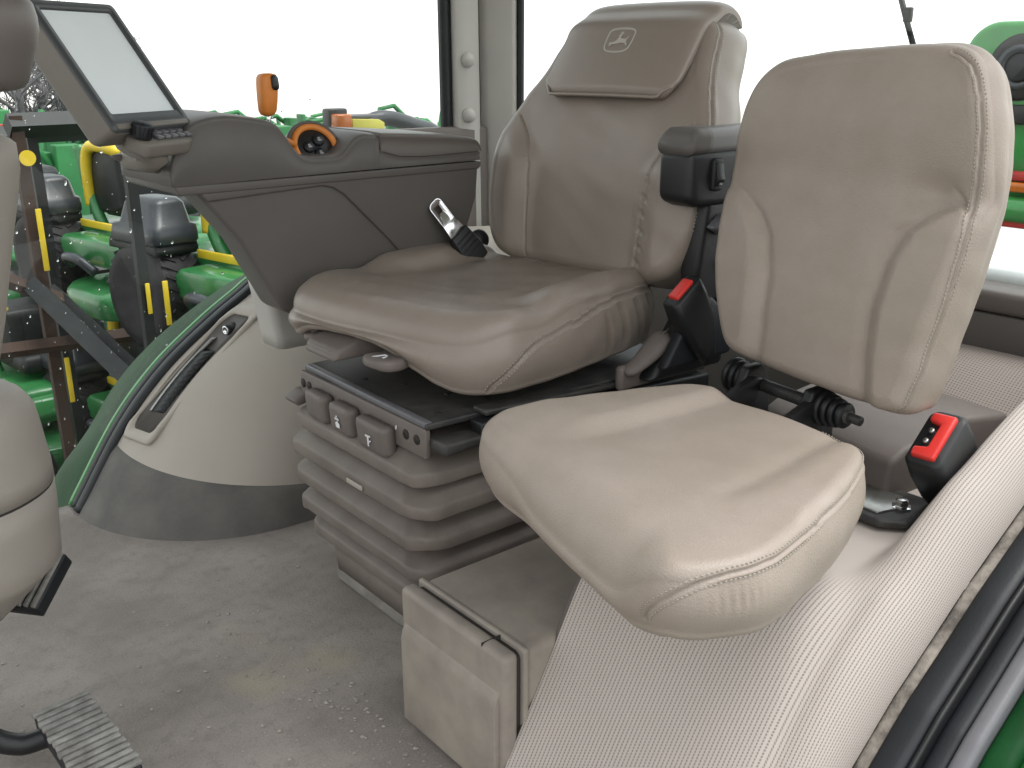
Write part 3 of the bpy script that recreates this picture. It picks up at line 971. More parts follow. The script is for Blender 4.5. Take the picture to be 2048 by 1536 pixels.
pc.seam([(1.315, .80, .533), (1.285, .715, .535), (1.22, .668, .535), (1.11, .632, .533), (1.0, .611, .53), (.92, .600, .53), (.855, .615, .527), (.812, .640, .515), (.790, .668, .492), (.786, .692, .465), (.79, .705, .44)], depth=0.0045)
# little gathers below the corner seam
pc.disp(lambda P: -0.0012 * np.exp(-((P[:, 0] - 0.86) / 0.035) ** 2 - ((P[:, 1] - 0.615) / 0.05) ** 2 - ((P[:, 2] - 0.488) / 0.016) ** 2) * (1 + np.sin(P[:, 0] * 520)))
WF = (np.zeros(3), EX, EY, EZ)
V, F = pc.mesh(WF)
pcush = obj('cushion', seat_size(V), F, 'vinyl_passenger', ps)
V, F = pc.stitch_mesh(WF)
obj('stitching', seat_size(V), F, 'thread', pcush, kind='stuff')
# backrest
PB = seat_frame((1.47, .96, .52), -9, 10)
out = [(-.20, .05), (-.238, .112), (-.280, .225), (-.300, .341), (-.302, .44), (-.278, .535), (-.228, .588), (-.15, .604), (-.05, .614), (.05, .618), (.135, .617),
       (.19, .592), (.226, .53), (.247, .46), (.258, .39), (.256, .29), (.243, .17), (.230, .07), (.205, .034), (.116, .026), (.03, .026), (-.063, .028), (-.15, .034)]
LC = np.array([(.03, -.128), (.10, -.128), (.20, -.138), (.27, -.165), (.31, -.20), (.345, -.25), (.36, -.30)])
RC = np.array([(.03, .150), (.10, .140), (.19, .131), (.27, .134), (.32, .152), (.355, .19), (.385, .235), (.40, .29)])
def pb_top(a, b):
    l = np.interp(b, LC[:, 0], LC[:, 1])
    r = np.interp(b, RC[:, 0], RC[:, 1])
    z = 0.0 * a + 0.012 * np.exp(-((b - 0.16) / 0.12) ** 2) + 0.010 * sstep(b, 0.38, 0.5)
    z = z + 0.012 * sstep(l - a, -0.012, 0.030) * sstep(-b, -0.375, -0.31)
    z = z + 0.020 * sstep(a - r, -0.012, 0.030) * sstep(-b, -0.395, -0.32)
    z = z - 0.006 * np.exp(-((l - a + 0.016) / 0.014) ** 2) * sstep(-b, -0.36, -0.28)
    z = z - 0.006 * np.exp(-((a - r + 0.016) / 0.014) ** 2) * sstep(-b, -0.38, -0.30)
    z = z - 0.016 * np.exp(-(((a - 0.185) / 0.05) ** 2 + ((b - 0.385) / 0.03) ** 2))
    z = z - 0.10 * (a / 0.3) ** 4 * 0.16
    z = z - 0.02 * sstep(b, 0.52, 0.62)
    return z
pb = Pillow(out, pb_top, lambda a, b: -0.120 + 0.02 * (np.abs(a) / .28) ** 2 + 0 * b, 0.026, 0.04, N=680, K=84, Sd=24, bulge=0.006)
pb.disp(lambda P: 0.0011 * smooth_noise(P, 30, 3) + 0.0006 * smooth_noise(P, 80, 4))
pb.disp(lambda P: -0.006 * np.exp(-(((P[:, 0] - 0.222 + (P[:, 1] - 0.383) * 1.1) / 0.006) ** 2 + ((P[:, 1] - 0.378) / 0.016) ** 2)) * (P[:, 2] > -0.03))
pb.seam([(.145, .612, .0), (.188, .585, -.004), (.218, .53, -.004), (.238, .46, -.004), (.249, .39, -.002), (.247, .29, .0), (.234, .17, .0), (.221, .07, .0), (.20, .035, -.006)], depth=0.005)
V, F = pb.mesh(PB)
pbk = obj('backrest', seat_size(V), F, 'vinyl_passenger', ps)
V, F = pb.stitch_mesh(PB)
obj('stitching', seat_size(V), F, 'thread', pbk, kind='stuff')
# hinge bar with discs
A_, B_ = np.array([1.545, 1.155, .497]), np.array([1.49, .80, .497])
dv = (B_ - A_) / np.linalg.norm(B_ - A_)
V, F = tube([A_, A_ + dv * 0.29], 0.013, 14)
hb = obj('hinge_bar', seat_size(V), F, 'black_dusty', ps)
def disc_stack(c, n, name='hinge_disc'):
    for k in range(n):
        r = 0.036 - 0.003 * k
        V, F = lathe([(0, 0), (r - 0.003, 0), (r, 0.003), (r, 0.009), (r - 0.003, 0.012), (0, 0.012)], c + dv * 0.0145 * k, dv, 28)
        obj(name, seat_size(V), F, 'black_plastic', hb)
disc_stack(A_ - dv * 0.005, 4)
disc_stack(A_ + dv * 0.215, 5)
V, F = tube([A_ + dv * 0.28, A_ + dv * 0.315], 0.009, 10)
obj('hinge_pin', seat_size(V), F, 'black_dusty', hb)
for q in (0.05, 0.215):
    c = A_ + dv * q
    V, F = prism([(-.06, -.10), (.05, -.10), (.045, -.01), (.02, .035), (-.03, .035), (-.05, 0)], -0.012, 0.012, (c, EX, EZ, dv), 0.005)
    obj('hinge_bracket', seat_size(V), F, 'black_plastic', ps)
for q in (0.07, 0.22):
    c = A_ + dv * q
    V, F = prism([(-.28, -.075), (-.02, -.03), (.0, .015), (-.03, .02), (-.28, -.045)], -0.01, 0.01, (c, EX, EZ, dv), 0.004)
    obj('cushion_arm', seat_size(V), F, 'black_plastic', ps)
# pedestal under the hinge
fdir = np.array([-math.cos(R(-9)), -math.sin(R(-9)), 0])
V, F = prism([(-.065, -.03), (-.055, .062), (-.02, .080), (.14, .105), (.26, .09), (.26, -.03)], -0.150, 0.155, (np.array([1.515, .885, .405]), -fdir, EZ, np.array([fdir[1], -fdir[0], 0])), 0.012, 3)
obj('pedestal', V, F, 'plastic_mid', ps)
# floor bracket with bolt
V, F = prism([(1.335, .84), (1.335, .70), (1.36, .668), (1.42, .655), (1.47, .68), (1.47, .84)], 0.397, 0.411, (np.zeros(3), EX, EY, EZ), 0.004)
brk = obj('mount_plate', V, F, 'black_dusty', ps)
V, F = prism([(1.36, .83), (1.352, .715), (1.40, .70), (1.44, .72), (1.44, .83)], 0.4105, 0.4145, (np.zeros(3), EX, EY, EZ), 0.0015)
obj('plate_pad', V, F, 'zinc', brk)
V, F = lathe([(0, 0), (.0165, 0), (.0165, .004), (.011, .005), (.011, .013), (.008, .016), (0, .0165)], (1.402, .702, .411), EZ, 6)
obj('mount_bolt', V, F, 'chrome', brk, smooth=False)
# belt buckle
def buckle(parent, c, wv, hv, s=1.0, nm='belt_buckle', claws=True):
    """c centre of the red face, wv width dir, hv long dir (down the body)"""
    wv, hv = np.array(wv, float), np.array(hv, float)
    wv /= np.linalg.norm(wv); hv /= np.linalg.norm(hv)
    dp = np.cross(wv, hv); dp /= np.linalg.norm(dp)
    secs = []
    for t, hw, hd in ((0.0, .034, .019), (.004, .037, .022), (.03, .038, .0235), (.07, .036, .0225), (.105, .030, .019), (.13, .022, .014), (.15, .017, .010)):
        rr = rrect(hw * s, hd * s, 0.011 * s, 32)
        secs.append([c + hv * t * s + wv * a + dp * b + dp * (0.05 * (t * 6) ** 2 * 0.1) for a, b in rr])
    V, F = loft(secs, True)
    bk = obj(nm, V, F, 'black_plastic', parent)
    poly = [(-.029, -.013), (.029, -.013), (.029, .014), (.018, .015), (.015, .0), (-.015, .0), (-.018, .015), (-.029, .014)] if claws else [(-.022, -.013), (.022, -.013), (.022, .013), (-.022, .013)]
    V, F = prism([(a * s, b * s) for a, b in poly], -0.006 * s, 0.006 * s, (c, wv, dp, hv), 0.0025 * s, 2)
    obj('release_button', V, F, 'red_plastic', bk)
    if claws:
        for q in (-.007, .007):
            V, F = lathe([(0, -.004), (.0045, -.004), (.0045, .003), (0, .004)], c + wv * q * s + dp * 0.007 * s - hv * .001, hv, 10)
            obj('latch_stud', V, F, 'zinc', bk)
    return bk
buckle(ps, np.array([1.40, .662, .545]), (.76, 0, .65), (.60, -.06, -.80), 1.42)
V, F = tube(spline([(1.49, .652, .42), (1.47, .655, .400), (1.44, .67, .395)], 8), 0.02, 10, flat=0.5)
obj('buckle_stalk', V, F, 'black_plastic', ps)

mat('base_dusty', (0.17, 0.16, 0.145), 0.7, 0.3, bump=0.4, bscale=80, col2=(0.30, 0.285, 0.25), vscale=14)

# ================================================================== DRIVER SEAT
ds = thing('driver_seat', 'large driver seat in beige vinyl coloured darker for shade on a bellows suspension with a crest on its headrest', 'seat', (1.15, 1.535, 0.0))
DF = seat_frame((0.902, 1.512, 0.0), 8.5, 0)
DC = (DF[0], DF[1], -DF[3], EZ)           # a = width (towards the passenger), b = back, c = up
out = [(-.262, .10), (-.255, .04), (-.215, .0), (-.12, -.012), (0, -.006), (.12, .012), (.215, .045), (.258, .10), (.272, .19), (.276, .30), (.270, .42), (.258, .52), (.23, .575), (.10, .60), (-.10, .60), (-.23, .575), (-.262, .52), (-.274, .42), (-.276, .30), (-.270, .19)]
def dc_top(a, b):
    z = 0.692 + 0.0 * a
    z = z - 0.030 * np.exp(-((b - 0.33) / 0.20) ** 2) * np.exp(-(a / 0.19) ** 2)
    z = z + 0.016 * sstep(np.abs(a), 0.13, 0.22) * sstep(b, 0.16, 0.30)
    z = z - 0.010 * np.exp(-(((np.abs(a) - 0.165) / 0.035) ** 2)) * sstep(b, 0.2, 0.3)
    z = z - 0.010 * np.exp(-((b - 0.20) / 0.05) ** 2) * sstep(np.abs(a), 0.10, 0.2)
    z = z - 0.018 * sstep(b, 0.40, 0.6)
    z = z - 0.010 * sstep(-b, -0.10, -0.0) - 0.018 * sstep(a, 0.0, 0.25) * sstep(-b, -0.25, 0.0)
    return z
DCA = spline([(-.32, .03), (-.26, .034), (-.21, .044), (-.165, .062), (-.11, .070), (-.02, .070), (.05, .060), (.11, .034), (.165, .010), (.215, .0), (.32, .0)], 120)
def dc_bot(a, b):
    fr = sstep(-b, -0.16, -0.02)
    arch = np.interp(a, DCA[:, 0], DCA[:, 1])
    return 0.535 + fr * arch + 0.02 * sstep(a, 0.15, 0.27) * sstep(-b, -0.2, -0.05) * 0
def dc_rt(o):
    return 0.034 + 0.022 * sstep(-o[:, 1], -0.12, -0.02)
dc = Pillow(out, dc_top, dc_bot, dc_rt, 0.012, N=680, K=84, Sd=26, bulge=0.012)
dc.disp(lambda P: 0.0016 * smooth_noise(P, 26, 5) + 0.0008 * smooth_noise(P, 70, 6))
dc.seam([(.245, .58, .648), (.268, .51, .658), (.283, .42, .660), (.286, .34, .653), (.286, .29, .642), (.282, .22, .632), (.272, .15, .612), (.258, .10, .580), (.25, .075, .555), (.245, .07, .54)], depth=0.0055)
# gathers on the near side
dc.disp(lambda P: -0.0045 * np.clip(np.sin((P[:, 1] - 0.3 + 0.35 * (P[:, 2] - 0.6)) * 105), 0, 1) * sstep(P[:, 1], 0.34, 0.40) * (P[:, 0] > 0.25) * sstep(-P[:, 2], -0.655, -0.63) * sstep(P[:, 2], 0.545, 0.57))
dc.disp(lambda P: -0.003 * np.clip(np.sin(P[:, 0] * 95), 0, 1) * sstep(P[:, 1], 0.50, 0.56) * (P[:, 2] > 0.6) * (np.abs(P[:, 0]) < 0.2))
V, F = dc.mesh(DC)
dcush = obj('cushion', V, F, 'vinyl_driver_shaded', ds)
V, F = dc.stitch_mesh(DC)
obj('stitching', V, F, 'thread', dcush, kind='stuff')
# backrest
DB = seat_frame((1.46, 1.535, .68), 4, 12)
BH = [-.05, 0, .1, .2, .3, .37, .45, .52, .58]
BN = [-.005, .0, .012, .014, .003, -.016, -.046, -.076, -.11]
BSP = spline(list(zip(BH, BN)), 100)
def bcurve(b):
    return np.interp(b, BSP[:, 0], BSP[:, 1])
half = [(.14, -.022), (.225, -.012), (.270, .02), (.295, .08), (.302, .16), (.300, .23), (.287, .29), (.264, .35), (.233, .41), (.219, .46), (.200, .51), (.160, .535), (.07, .542)]
out = half + [(-a, b) for a, b in half[::-1]]
def db_top(a, b):
    aa = np.abs(a)
    sw = 0.165 + 0.07 * sstep(b, 0.2, 0.31)
    z = bcurve(b)
    z = z + 0.030 * sstep(aa, sw - 0.03, sw + 0.06) * sstep(-b, -0.38, -0.20)
    z = z - 0.012 * sstep(-aa, -0.15, 0.0) * np.exp(-((b - 0.16) / 0.16) ** 2) * 0.6
    z = z - 0.02 * (aa / 0.29) ** 6
    return z
db = Pillow(out, db_top, lambda a, b: bcurve(b) - 0.155 + 0.02 * (np.abs(a) / .28) ** 2, 0.034, 0.03, N=680, K=84, Sd=22, bulge=0.006)
db.disp(lambda P: 0.0014 * smooth_noise(P, 28, 8) + 0.0007 * smooth_noise(P, 75, 9))
for sg in (-1, 1):
    db.seam([(sg * q[0], q[1], float(db_top(np.array([sg * q[0]]), np.array([q[1]]))[0])) for q in ((.158, -.015), (.163, .06), (.168, .15), (.176, .21), (.20, .262), (.24, .305))], depth=0.005, stitch=(sg > 0), both=False, wid=0.0035)
db.seam([(.15, .528, -.10), (.198, .505, -.092), (.223, .455, -.068), (.238, .41, -.048), (.267, .35, -.022), (.291, .29, -.002), (.305, .22, .008), (.307, .14, .008), (.300, .08, .0), (.270, .02, -.02)], depth=0.005)
db.disp(lambda P: -0.0030 * np.clip(np.sin(P[:, 1] * 190 + P[:, 0] * 60), 0, 1) * np.exp(-((P[:, 0] - 0.172) / 0.012) ** 2) * sstep(-P[:, 1], -0.20, -0.16) * (P[:, 2] > -0.03))
V, F = db.mesh(DB)
dbk = obj('backrest', V, F, 'vinyl_driver_shaded', ds)
V, F = db.stitch_mesh(DB)
obj('stitching', V, F, 'thread', dbk, kind='stuff')
# headrest flap: padded sheet folded over the top
hp = [(.352, .018)] + [(h, float(bcurve(h)) + 0.016) for h in (.36, .39, .42, .45, .48, .505)] + [(.532, -.086), (.552, -.108), (.560, -.132), (.557, -.155), (.548, -.172), (.535, -.182)]
hp[0] = (.352, float(bcurve(.352)) + .012)
hpath = spline(hp, 80)
tg = np.gradient(hpath, axis=0); tg /= np.linalg.norm(tg, axis=1)[:, None]
hn = np.column_stack([-tg[:, 1], tg[:, 0]])
hn *= -1 if hn[20, 1] < 0 else 1
def flap_section(wq):
    W0 = 0.184
    e = abs(wq) / W0
    th = 0.019 * max(0.0, 1 - e ** 7) ** 0.5
    t = np.linspace(0, 1, 80)
    end = np.minimum(1, np.minimum(t, 1 - t) / 0.05) ** 0.5
    lean = 0.010 * (wq / W0) ** 2
    roundc = 0.035 * max(0, e - 0.8) ** 2 * 25
    hh = hpath[:, 0] + roundc * (1 - t) ** 6
    up = np.column_stack([hh, hpath[:, 1] - lean]) + hn * (th * end)[:, None]
    dn = np.column_stack([hh, hpath[:, 1] - lean]) - hn * (0.007 * end)[:, None]
    lp = np.vstack([up, dn[::-1]])
    taper = 1.0
    return [DB[0] + wq * DB[1] + h * DB[2] + q * DB[3] for h, q in lp]
wst = 0.184 * np.sin(np.linspace(-math.pi / 2, math.pi / 2, 70))
V, F = loft([flap_section(x) for x in wst], True)
flap = obj('headrest_flap', V, F, 'vinyl_driver_shaded', ds)
# hem rib along the flap edge
def flap_pt(wq, h, off=0.0):
    t = np.interp(h, hpath[:70, 0][:50], np.arange(50))
    i = int(t); fr_ = t - i
    e = abs(wq) / 0.184
    q = hpath[i] * (1 - fr_) + hpath[min(i + 1, 79)] * fr_
    nn_ = hn[i]
    th = 0.019 * max(0.0, 1 - e ** 7) ** 0.5
    hh, nq = q + nn_ * (th + off)
    nq -= 0.010 * e * e
    return DB[0] + wq * DB[1] + hh * DB[2] + nq * DB[3]
hem = [flap_pt(0.176 * math.copysign(min(1, abs(x)), x), 0.357 + 0.02 * max(0, abs(x) - .85) * 6, -0.001) for x in np.linspace(-1, 1, 60)]
V, F = tube(hem, 0.0035, 8)
obj('hem', V, F, 'vinyl_driver_shaded', flap)
# crest: shield outline and leaping stag, thin raised embroidery
def on_flap(poly, off):
    cx, cy = 0.0, 0.468
    return [flap_pt(cx + a * 0.72, cy + b * 0.82, off) for a, b in poly]
def ring_mesh(outer, inner, off):
    o1, i1 = on_flap(outer, off), on_flap(inner, off)
    o0, i0 = on_flap(outer, -0.001), on_flap(inner, -0.001)
    return loft([o0, o1, i1, i0], False)
def shield(s, k):
    pts = spline([(-.052, .020), (-.045, .030), (-.02, .0345), (.02, .0345), (.045, .030), (.052, .020), (.051, -.012), (.043, -.028), (.02, -.0345), (-.02, -.0345), (-.043, -.028), (-.051, -.012)], k, True)
    return [(a * s, b * s) for a, b in pts]
V, F = ring_mesh(shield(1.0, 90), [(a * .91, b * .87) for a, b in shield(1.0, 90)], 0.0009)
crest = obj('crest', V, F, 'emblem', flap)
stag = [(-.036, -.012), (-.030, -.007), (-.018, -.006), (-.010, -.003), (-.006, .004), (-.003, .010), (-.008, .0105), (-.006, .0135), (-.001, .0145), (-.005, .0205), (-.001, .0235), (-.0005, .019), (.003, .0245), (.007, .0235), (.004, .018), (.009, .019), (.010, .0165),
        (.004, .0135), (.003, .008), (.006, .003), (.016, .0025), (.024, .002), (.029, .008), (.032, .0105), (.031, .004), (.028, -.001), (.028, -.006), (.034, -.011), (.037, -.017), (.033, -.0165), (.028, -.011), (.021, -.009), (.010, -.0085), (.0, -.0105), (-.010, -.012), (-.016, -.013), (-.023, -.0125), (-.027, -.018), (-.031, -.0185), (-.029, -.012)]
def flat_poly(poly, off, name, m, parent):
    bm = bmesh.new()
    vs = [bm.verts.new(p) for p in on_flap(poly, off)]
    f = bm.faces.new(vs)
    r = bmesh.ops.extrude_face_region(bm, geom=[f])
    lo = on_flap(poly, -0.001)
    for v, p in zip(vs, lo):
        pass
    nv = [g for g in r['geom'] if isinstance(g, bmesh.types.BMVert)]
    for v in nv:
        v.co -= Vector(DB[3]) * 0.0015
    bmesh.ops.triangulate(bm, faces=bm.faces[:])
    V, F = bm_out(bm)
    return obj(name, V, F, m, parent, smooth=False)
flat_poly(stag, 0.0012, 'stag_emblem', 'emblem', crest)
# armrest
arm = np.array([1.0, 0, 0])
ax0 = 1.43
V, F = prism([(0, .845), (.0, .938), (.40, .943), (.40, .825), (.03, .833)], 1.205, 1.287, (np.array([ax0, 0, 0]), EX, EZ, EY), 0.016, 4)
ar = obj('armrest', V, F, 'black_plastic', ds)
secs = []
for x in np.concatenate([[0, .004, .012], np.linspace(.03, .4, 12)]):
    k = min(1, 0.55 + 0.45 * (x / .03) ** .5)
    rr = rrect(.0435, .024 * k, .018, 40)
    secs.append([(ax0 + 0.004 + x, 1.246 + a, .955 + b - .024 * (1 - k)) for a, b in rr])
V, F = loft(secs, True)
obj('armrest_pad', V, F, 'armrest_grey', ar)
secs = []
for x in np.concatenate([[0, .004, .010], np.linspace(.02, .055, 5)]):
    k = min(1, 0.6 + 0.4 * (x / .02) ** .5)
    rr = rrect(.0442, .0246 * k, .018, 40)
    secs.append([(ax0 + 0.0025 + x, 1.246 + a, .955 + b - .024 * (1 - k)) for a, b in rr])
V, F = loft(secs, True)
obj('armrest_end', V, F, 'plastic_taupe', ar)
for i, x in enumerate((.075, .165)):
    V, F = box((ax0 + x, 1.204, .893), (.028, .014, .062), 0.006, 3)
    sw = obj('switch_bezel', V, F, 'black_rubber', ar)
    V, F = prism([(-.022, 0), (-.008, -.010), (.0, -.006), (.022, -.003), (.022, .006), (-.022, .006)], -.010, .010, (np.array([ax0 + x, 1.197, .893]), EZ, EY, EX), 0.002)
    obj('rocker', V, F, 'black_plastic', sw)
    for k, (dz, hh) in enumerate(((-.006, .008), (-.016, .006))):
        V, F = box((ax0 + x + .001, 1.1925 + 0.003 * (k == 0), .893 + dz), (.008, .002, hh), 0.0004)
        obj('symbol', V, F, 'grey_mark', sw, smooth=False)
# arm hinge, recliner body
V, F = prism([(.0, .02), (.05, .045), (.12, .045), (.14, 0), (.10, -.30), (.02, -.30), (-.02, -.12)], 1.215, 1.265, (np.array([1.50, 0, .82]), EX, EZ, EY), 0.014, 3)
rc = obj('recliner_housing', V, F, 'black_plastic', ds)
V, F = prism([(-.005, -.018), (.03, .006), (.13, .006), (.13, -.03), (.03, -.036)], 1.192, 1.219, (np.array([1.50, 0, .81]), EX, EZ, EY), 0.008, 3)
obj('arm_hinge', V, F, 'strip_grey', rc)
for zz_ in (.715, .635):
    V, F = lathe([(0, 0), (.013, 0), (.013, .006), (.009, .012), (0, .013)], (1.55, 1.215, zz_), (0, -1, 0), 16)
    obj('hinge_screw', V, F, 'black_dusty', rc)
V, F = prism([(-.08, .0), (.14, .0), (.14, .14), (.05, .17), (-.03, .06)], 1.215, 1.26, (np.array([1.44, 0, .50]), EX, EZ, EY), 0.012, 3)
obj('side_bracket', V, F, 'black_plastic', ds)
V, F = prism([(-.10, .0), (.10, .0), (.12, .06), (.03, .13), (-.03, .10)], 1.19, 1.216, (np.array([1.47, 0, .53]), EX, EZ, EY), 0.008, 3)
obj('lower_guard', V, F, 'black_rubber', ds)
buckle(ds, np.array([1.415, 1.198, .682]), (.74, -.1, .62), (.45, -.12, -.88), 1.1, claws=False)
# suspension plate (dark, dusty) and front bracket
V, F = prism([(.905, 1.765), (.895, 1.31), (1.50, 1.275), (1.56, 1.30), (1.56, 1.765)], 0.488, 0.500, (np.zeros(3), EX, EY, EZ), 0.003)
pl = obj('seat_plate', V, F, 'black_dusty', ds)
V, F = box((.9075, 1.537, .4955), (.016, .447, .013), 0.003, rot=[[math.cos(.02), -math.sin(.02) * -1, 0], [-.02, 1, 0], [0, 0, 1]])
obj('plate_lip', V, F, 'strip_grey', pl)
for hx, hy in ((.95, 1.60), (1.02, 1.42), (.945, 1.345), (.99, 1.52), (1.06, 1.36)):
    V, F = lathe([(0, 0), (.006, 0), (.006, .0012), (0, .0012)], (hx, hy, .4998), EZ, 12)
    obj('plate_hole', V, F, 'dark_slot', pl)
# second slide rail on the near side
V, F = prism([(0, 0), (.62, -.035), (.62, .0), (.0, .034)], 1.262, 1.30, (np.array([.98, 0, .462]), EX, EZ, EY), 0.005)
rl = obj('slide_rail', V, F, 'black_plastic', ds)
V, F = prism([(.0, .034), (.60, .002), (.60, .012), (.0, .046)], 1.275, 1.315, (np.array([1.0, 0, .466]), EX, EZ, EY), 0.004)
obj('rail_top', V, F, 'black_dusty', rl)
V, F = prism([(.30, -.004), (.395, -.0095), (.395, .0035), (.30, .009)], 1.2605, 1.2625, (np.array([.99, 0, .468]), EX, EZ, EY))
obj('weight_scale', V, F, 'grey_mark', rl, smooth=False)
for q in (.41, .425):
    V, F = prism([(q, -.011), (q + .006, -.011), (q + .014, .002), (q + .008, .002)], 1.2605, 1.2625, (np.array([.99, 0, .468]), EX, EZ, EY))
    obj('scale_mark', V, F, 'grey_mark', rl, smooth=False)
V, F = prism([(0, 0), (.12, .006), (.15, .02), (.0, .024)], 1.26, 1.31, (np.array([.90, 0, .452]), EX, EZ, EY), 0.006)
obj('rail_end', V, F, 'black_dusty', rl)
V, F = box((1.06, 1.255, .492), (.11, .03, .022), 0.006)
obj('rail_clip', V, F, 'plastic_mid', rl)
V, F = box((.899, 1.538, .462), (.012, .452, .056), 0.003)
fb = obj('front_bracket', V, F, 'plastic_mid', ds)
for yy in (1.752, 1.727, 1.372, 1.338):
    V, F = lathe([(0, 0), (.0095, 0), (.0095, .0012), (0, .0012)], (.8931, yy, .465), (-1, 0, 0), 16)
    obj('bracket_hole', V, F, 'dark_slot', fb)
def pad_button(y0, y1, zc, name='switch_button'):
    secs = []
    yc, hy = (y0 + y1) / 2, (y1 - y0) / 2
    for t, k in ((0, 1.0), (.012, 1.0), (.020, .97), (.0245, .86), (.026, .6)):
        rr = rrect(hy * k, .030 * k, .010, 32)
        secs.append([(.893 - t - 0.25 * (b + .02) * 0.4, yc + a, zc + b) for a, b in rr])
    V, F = loft(secs, True)
    return obj(name, V, F, 'plastic_mid', fb)
BT = [pad_button(1.625, 1.700, .442), pad_button(1.527, 1.604, .442), pad_button(1.405, 1.506, .440)]
def mark(parent, polys, o_, ea, eb, ed, m='white_mark'):
    for poly in polys:
        V, F = prism(poly, 0, 0.0008, (np.array(o_, float), np.array(ea, float), np.array(eb, float), np.array(ed, float)))
        obj('symbol', V, F, m, parent, smooth=False)
# white pictograms on the buttons
mark(BT[1], [[(-.006, -.012), (.006, -.012), (.008, -.004), (.0, .002), (-.008, -.004)], [(-.007, .004), (.007, .004), (.007, .008), (-.007, .008)], [(-.003, .010), (.003, .010), (0, .014)]], (.8628, 1.565, .440), (0, -1, 0), (-.1, 0, 1), (-1, 0, 0))
mark(BT[2], [[(-.002, -.014), (.002, -.014), (.004, .004), (-.001, .006)], [(-.007, .004), (.010, .006), (.010, .009), (-.007, .008)], [(.003, -.006), (.010, -.003), (.010, .0), (.004, -.002)]], (.8628, 1.455, .438), (0, -1, 0), (-.1, 0, 1), (-1, 0, 0))
mark(BT[2], [[(-.006, -.002), (-.003, -.002), (-.001, .006), (-.004, .006)]], (.8915, 1.398, .468), (0, -1, 0), (0, 0, 1), (-1, 0, 0))
V, F = prism([(-.01, -.012), (.03, -.004), (.035, .012), (.012, .016), (-.02, .002)], 1.745, 1.795, (np.array([.885, 0, .430]), EX, EZ, EY), 0.005)
obj('side_lever', V, F, 'plastic_mid', fb)
# bellows: stacked rounded folds
secs = []
bx0, bx1, by0, by1 = .853, 1.44, 1.283, 1.797
def bsec(z, ins, tw=0.0):
    hx, hy = (bx1 - bx0) / 2 - ins, (by1 - by0) / 2 - ins
    rr = rrect(hx, hy, 0.062, 80)
    wob = 0.0016 * np.sin(np.arange(80) * 0.7 + z * 90)
    return [((bx0 + bx1) / 2 + a + wob[i], (by0 + by1) / 2 + b, z + 0.002 * math.sin(i * 0.31 + z * 40)) for i, (a, b) in enumerate(rr)]
secs.append(bsec(.452, .06))
for k, zt in enumerate((.395, .337, .272, .207, .148)):
    ex = 0.004 * k + (0.012 if k == 4 else 0) + (0.014 if k == 0 else 0)
    secs += [bsec(zt + .038, .040 + ex), bsec(zt + .033, .032 + ex), bsec(zt + .014, .004 + ex), bsec(zt + .0115, .001 + ex), bsec(zt + .006, .0 + ex), bsec(zt - .010, .0 + ex), bsec(zt - .0125, .001 + ex), bsec(zt - .015, .006 + ex), bsec(zt - .023, .032 + ex), bsec(zt - .025, .040 + ex)]
secs += [bsec(.10, .055), bsec(.05, .06)]
V, F = loft(secs, True)
bl = obj('bellows', V, F, 'bellows', ds)
V, F = box((.8555, 1.50, .334), (.004, .055, .010), 0.0015)
obj('bellows_tag', V, F, 'plastic_beige', bl)
V, F = box((1.18, 1.535, .06), (.50, .40, .118), 0.01)
obj('seat_base', V, F, 'base_dusty', ds)
# levers under the cushion front
def paddle(o_, yw, L, tilt, name, m='plastic_mid', hw=0.028, th=0.009):
    secs = []
    for t in np.linspace(0, 1, 14):
        x = -L * t
        k = 0.45 + 0.55 * sstep(np.array(t), 0.25, 0.7) - 0.0
        tip = max(0.05, 1 - max(0, (t - 0.8) / 0.2) ** 2) ** 0.5
        rr = rrect(hw * k * tip, th * (0.8 + .2 * tip) * tip ** .4, th * .8, 24)
        secs.append([(o_[0] + x * math.cos(yw) - a * math.sin(yw), o_[1] + x * math.sin(yw) + a * math.cos(yw), o_[2] + x * math.tan(tilt) * -1 + b) for a, b in rr])
    V, F = loft(secs, True)
    return obj(name, V, F, m, ds)
l1 = paddle((.98, 1.70, .590), 0.05, .105, -0.12, 'adjust_lever', hw=.026)
V, F = prism([(-.11, -.02), (.02, -.02), (.03, .018), (-.04, .022), (-.10, .002)], 1.535, 1.650, (np.array([.955, 0, .588]), EX, EZ, EY), 0.008, 3)
l2 = obj('lift_paddle', V, F, 'plastic_mid', ds)
V, F = box((.90, 1.595, .580), (.10, .105, .014), 0.006, 3)
obj('paddle_lip', V, F, 'plastic_mid', l2)
l3 = paddle((.985, 1.445, .575), 0.08, .125, 0.10, 'slide_lever', hw=.040, th=.011)
mark(l1, [[(-.008, -.004), (.004, .0), (.006, .008), (-.002, .006)]], (.890, 1.694, .5888), (0, -1, 0), (1, 0, .1), (0, 0, 1))
mark(l2, [[(-.010, -.006), (.008, -.004), (.012, .008), (-.004, .010)], [(-.016, .002), (-.012, .002), (-.008, .010), (-.012, .010)]], (.872, 1.602, .5874), (0, -1, 0), (1, 0, 0), (0, 0, 1))
mark(l3, [[(-.012, -.012), (-.007, -.013), (.004, .006), (.0, .009)], [(.0, .009), (.004, .006), (.014, .004), (.014, .008)], [(.009, -.004), (.014, -.004), (.014, .008), (.010, .008)]], (.888, 1.437, .5968), (0, -1, 0), (1, 0, .1), (0, 0, 1))
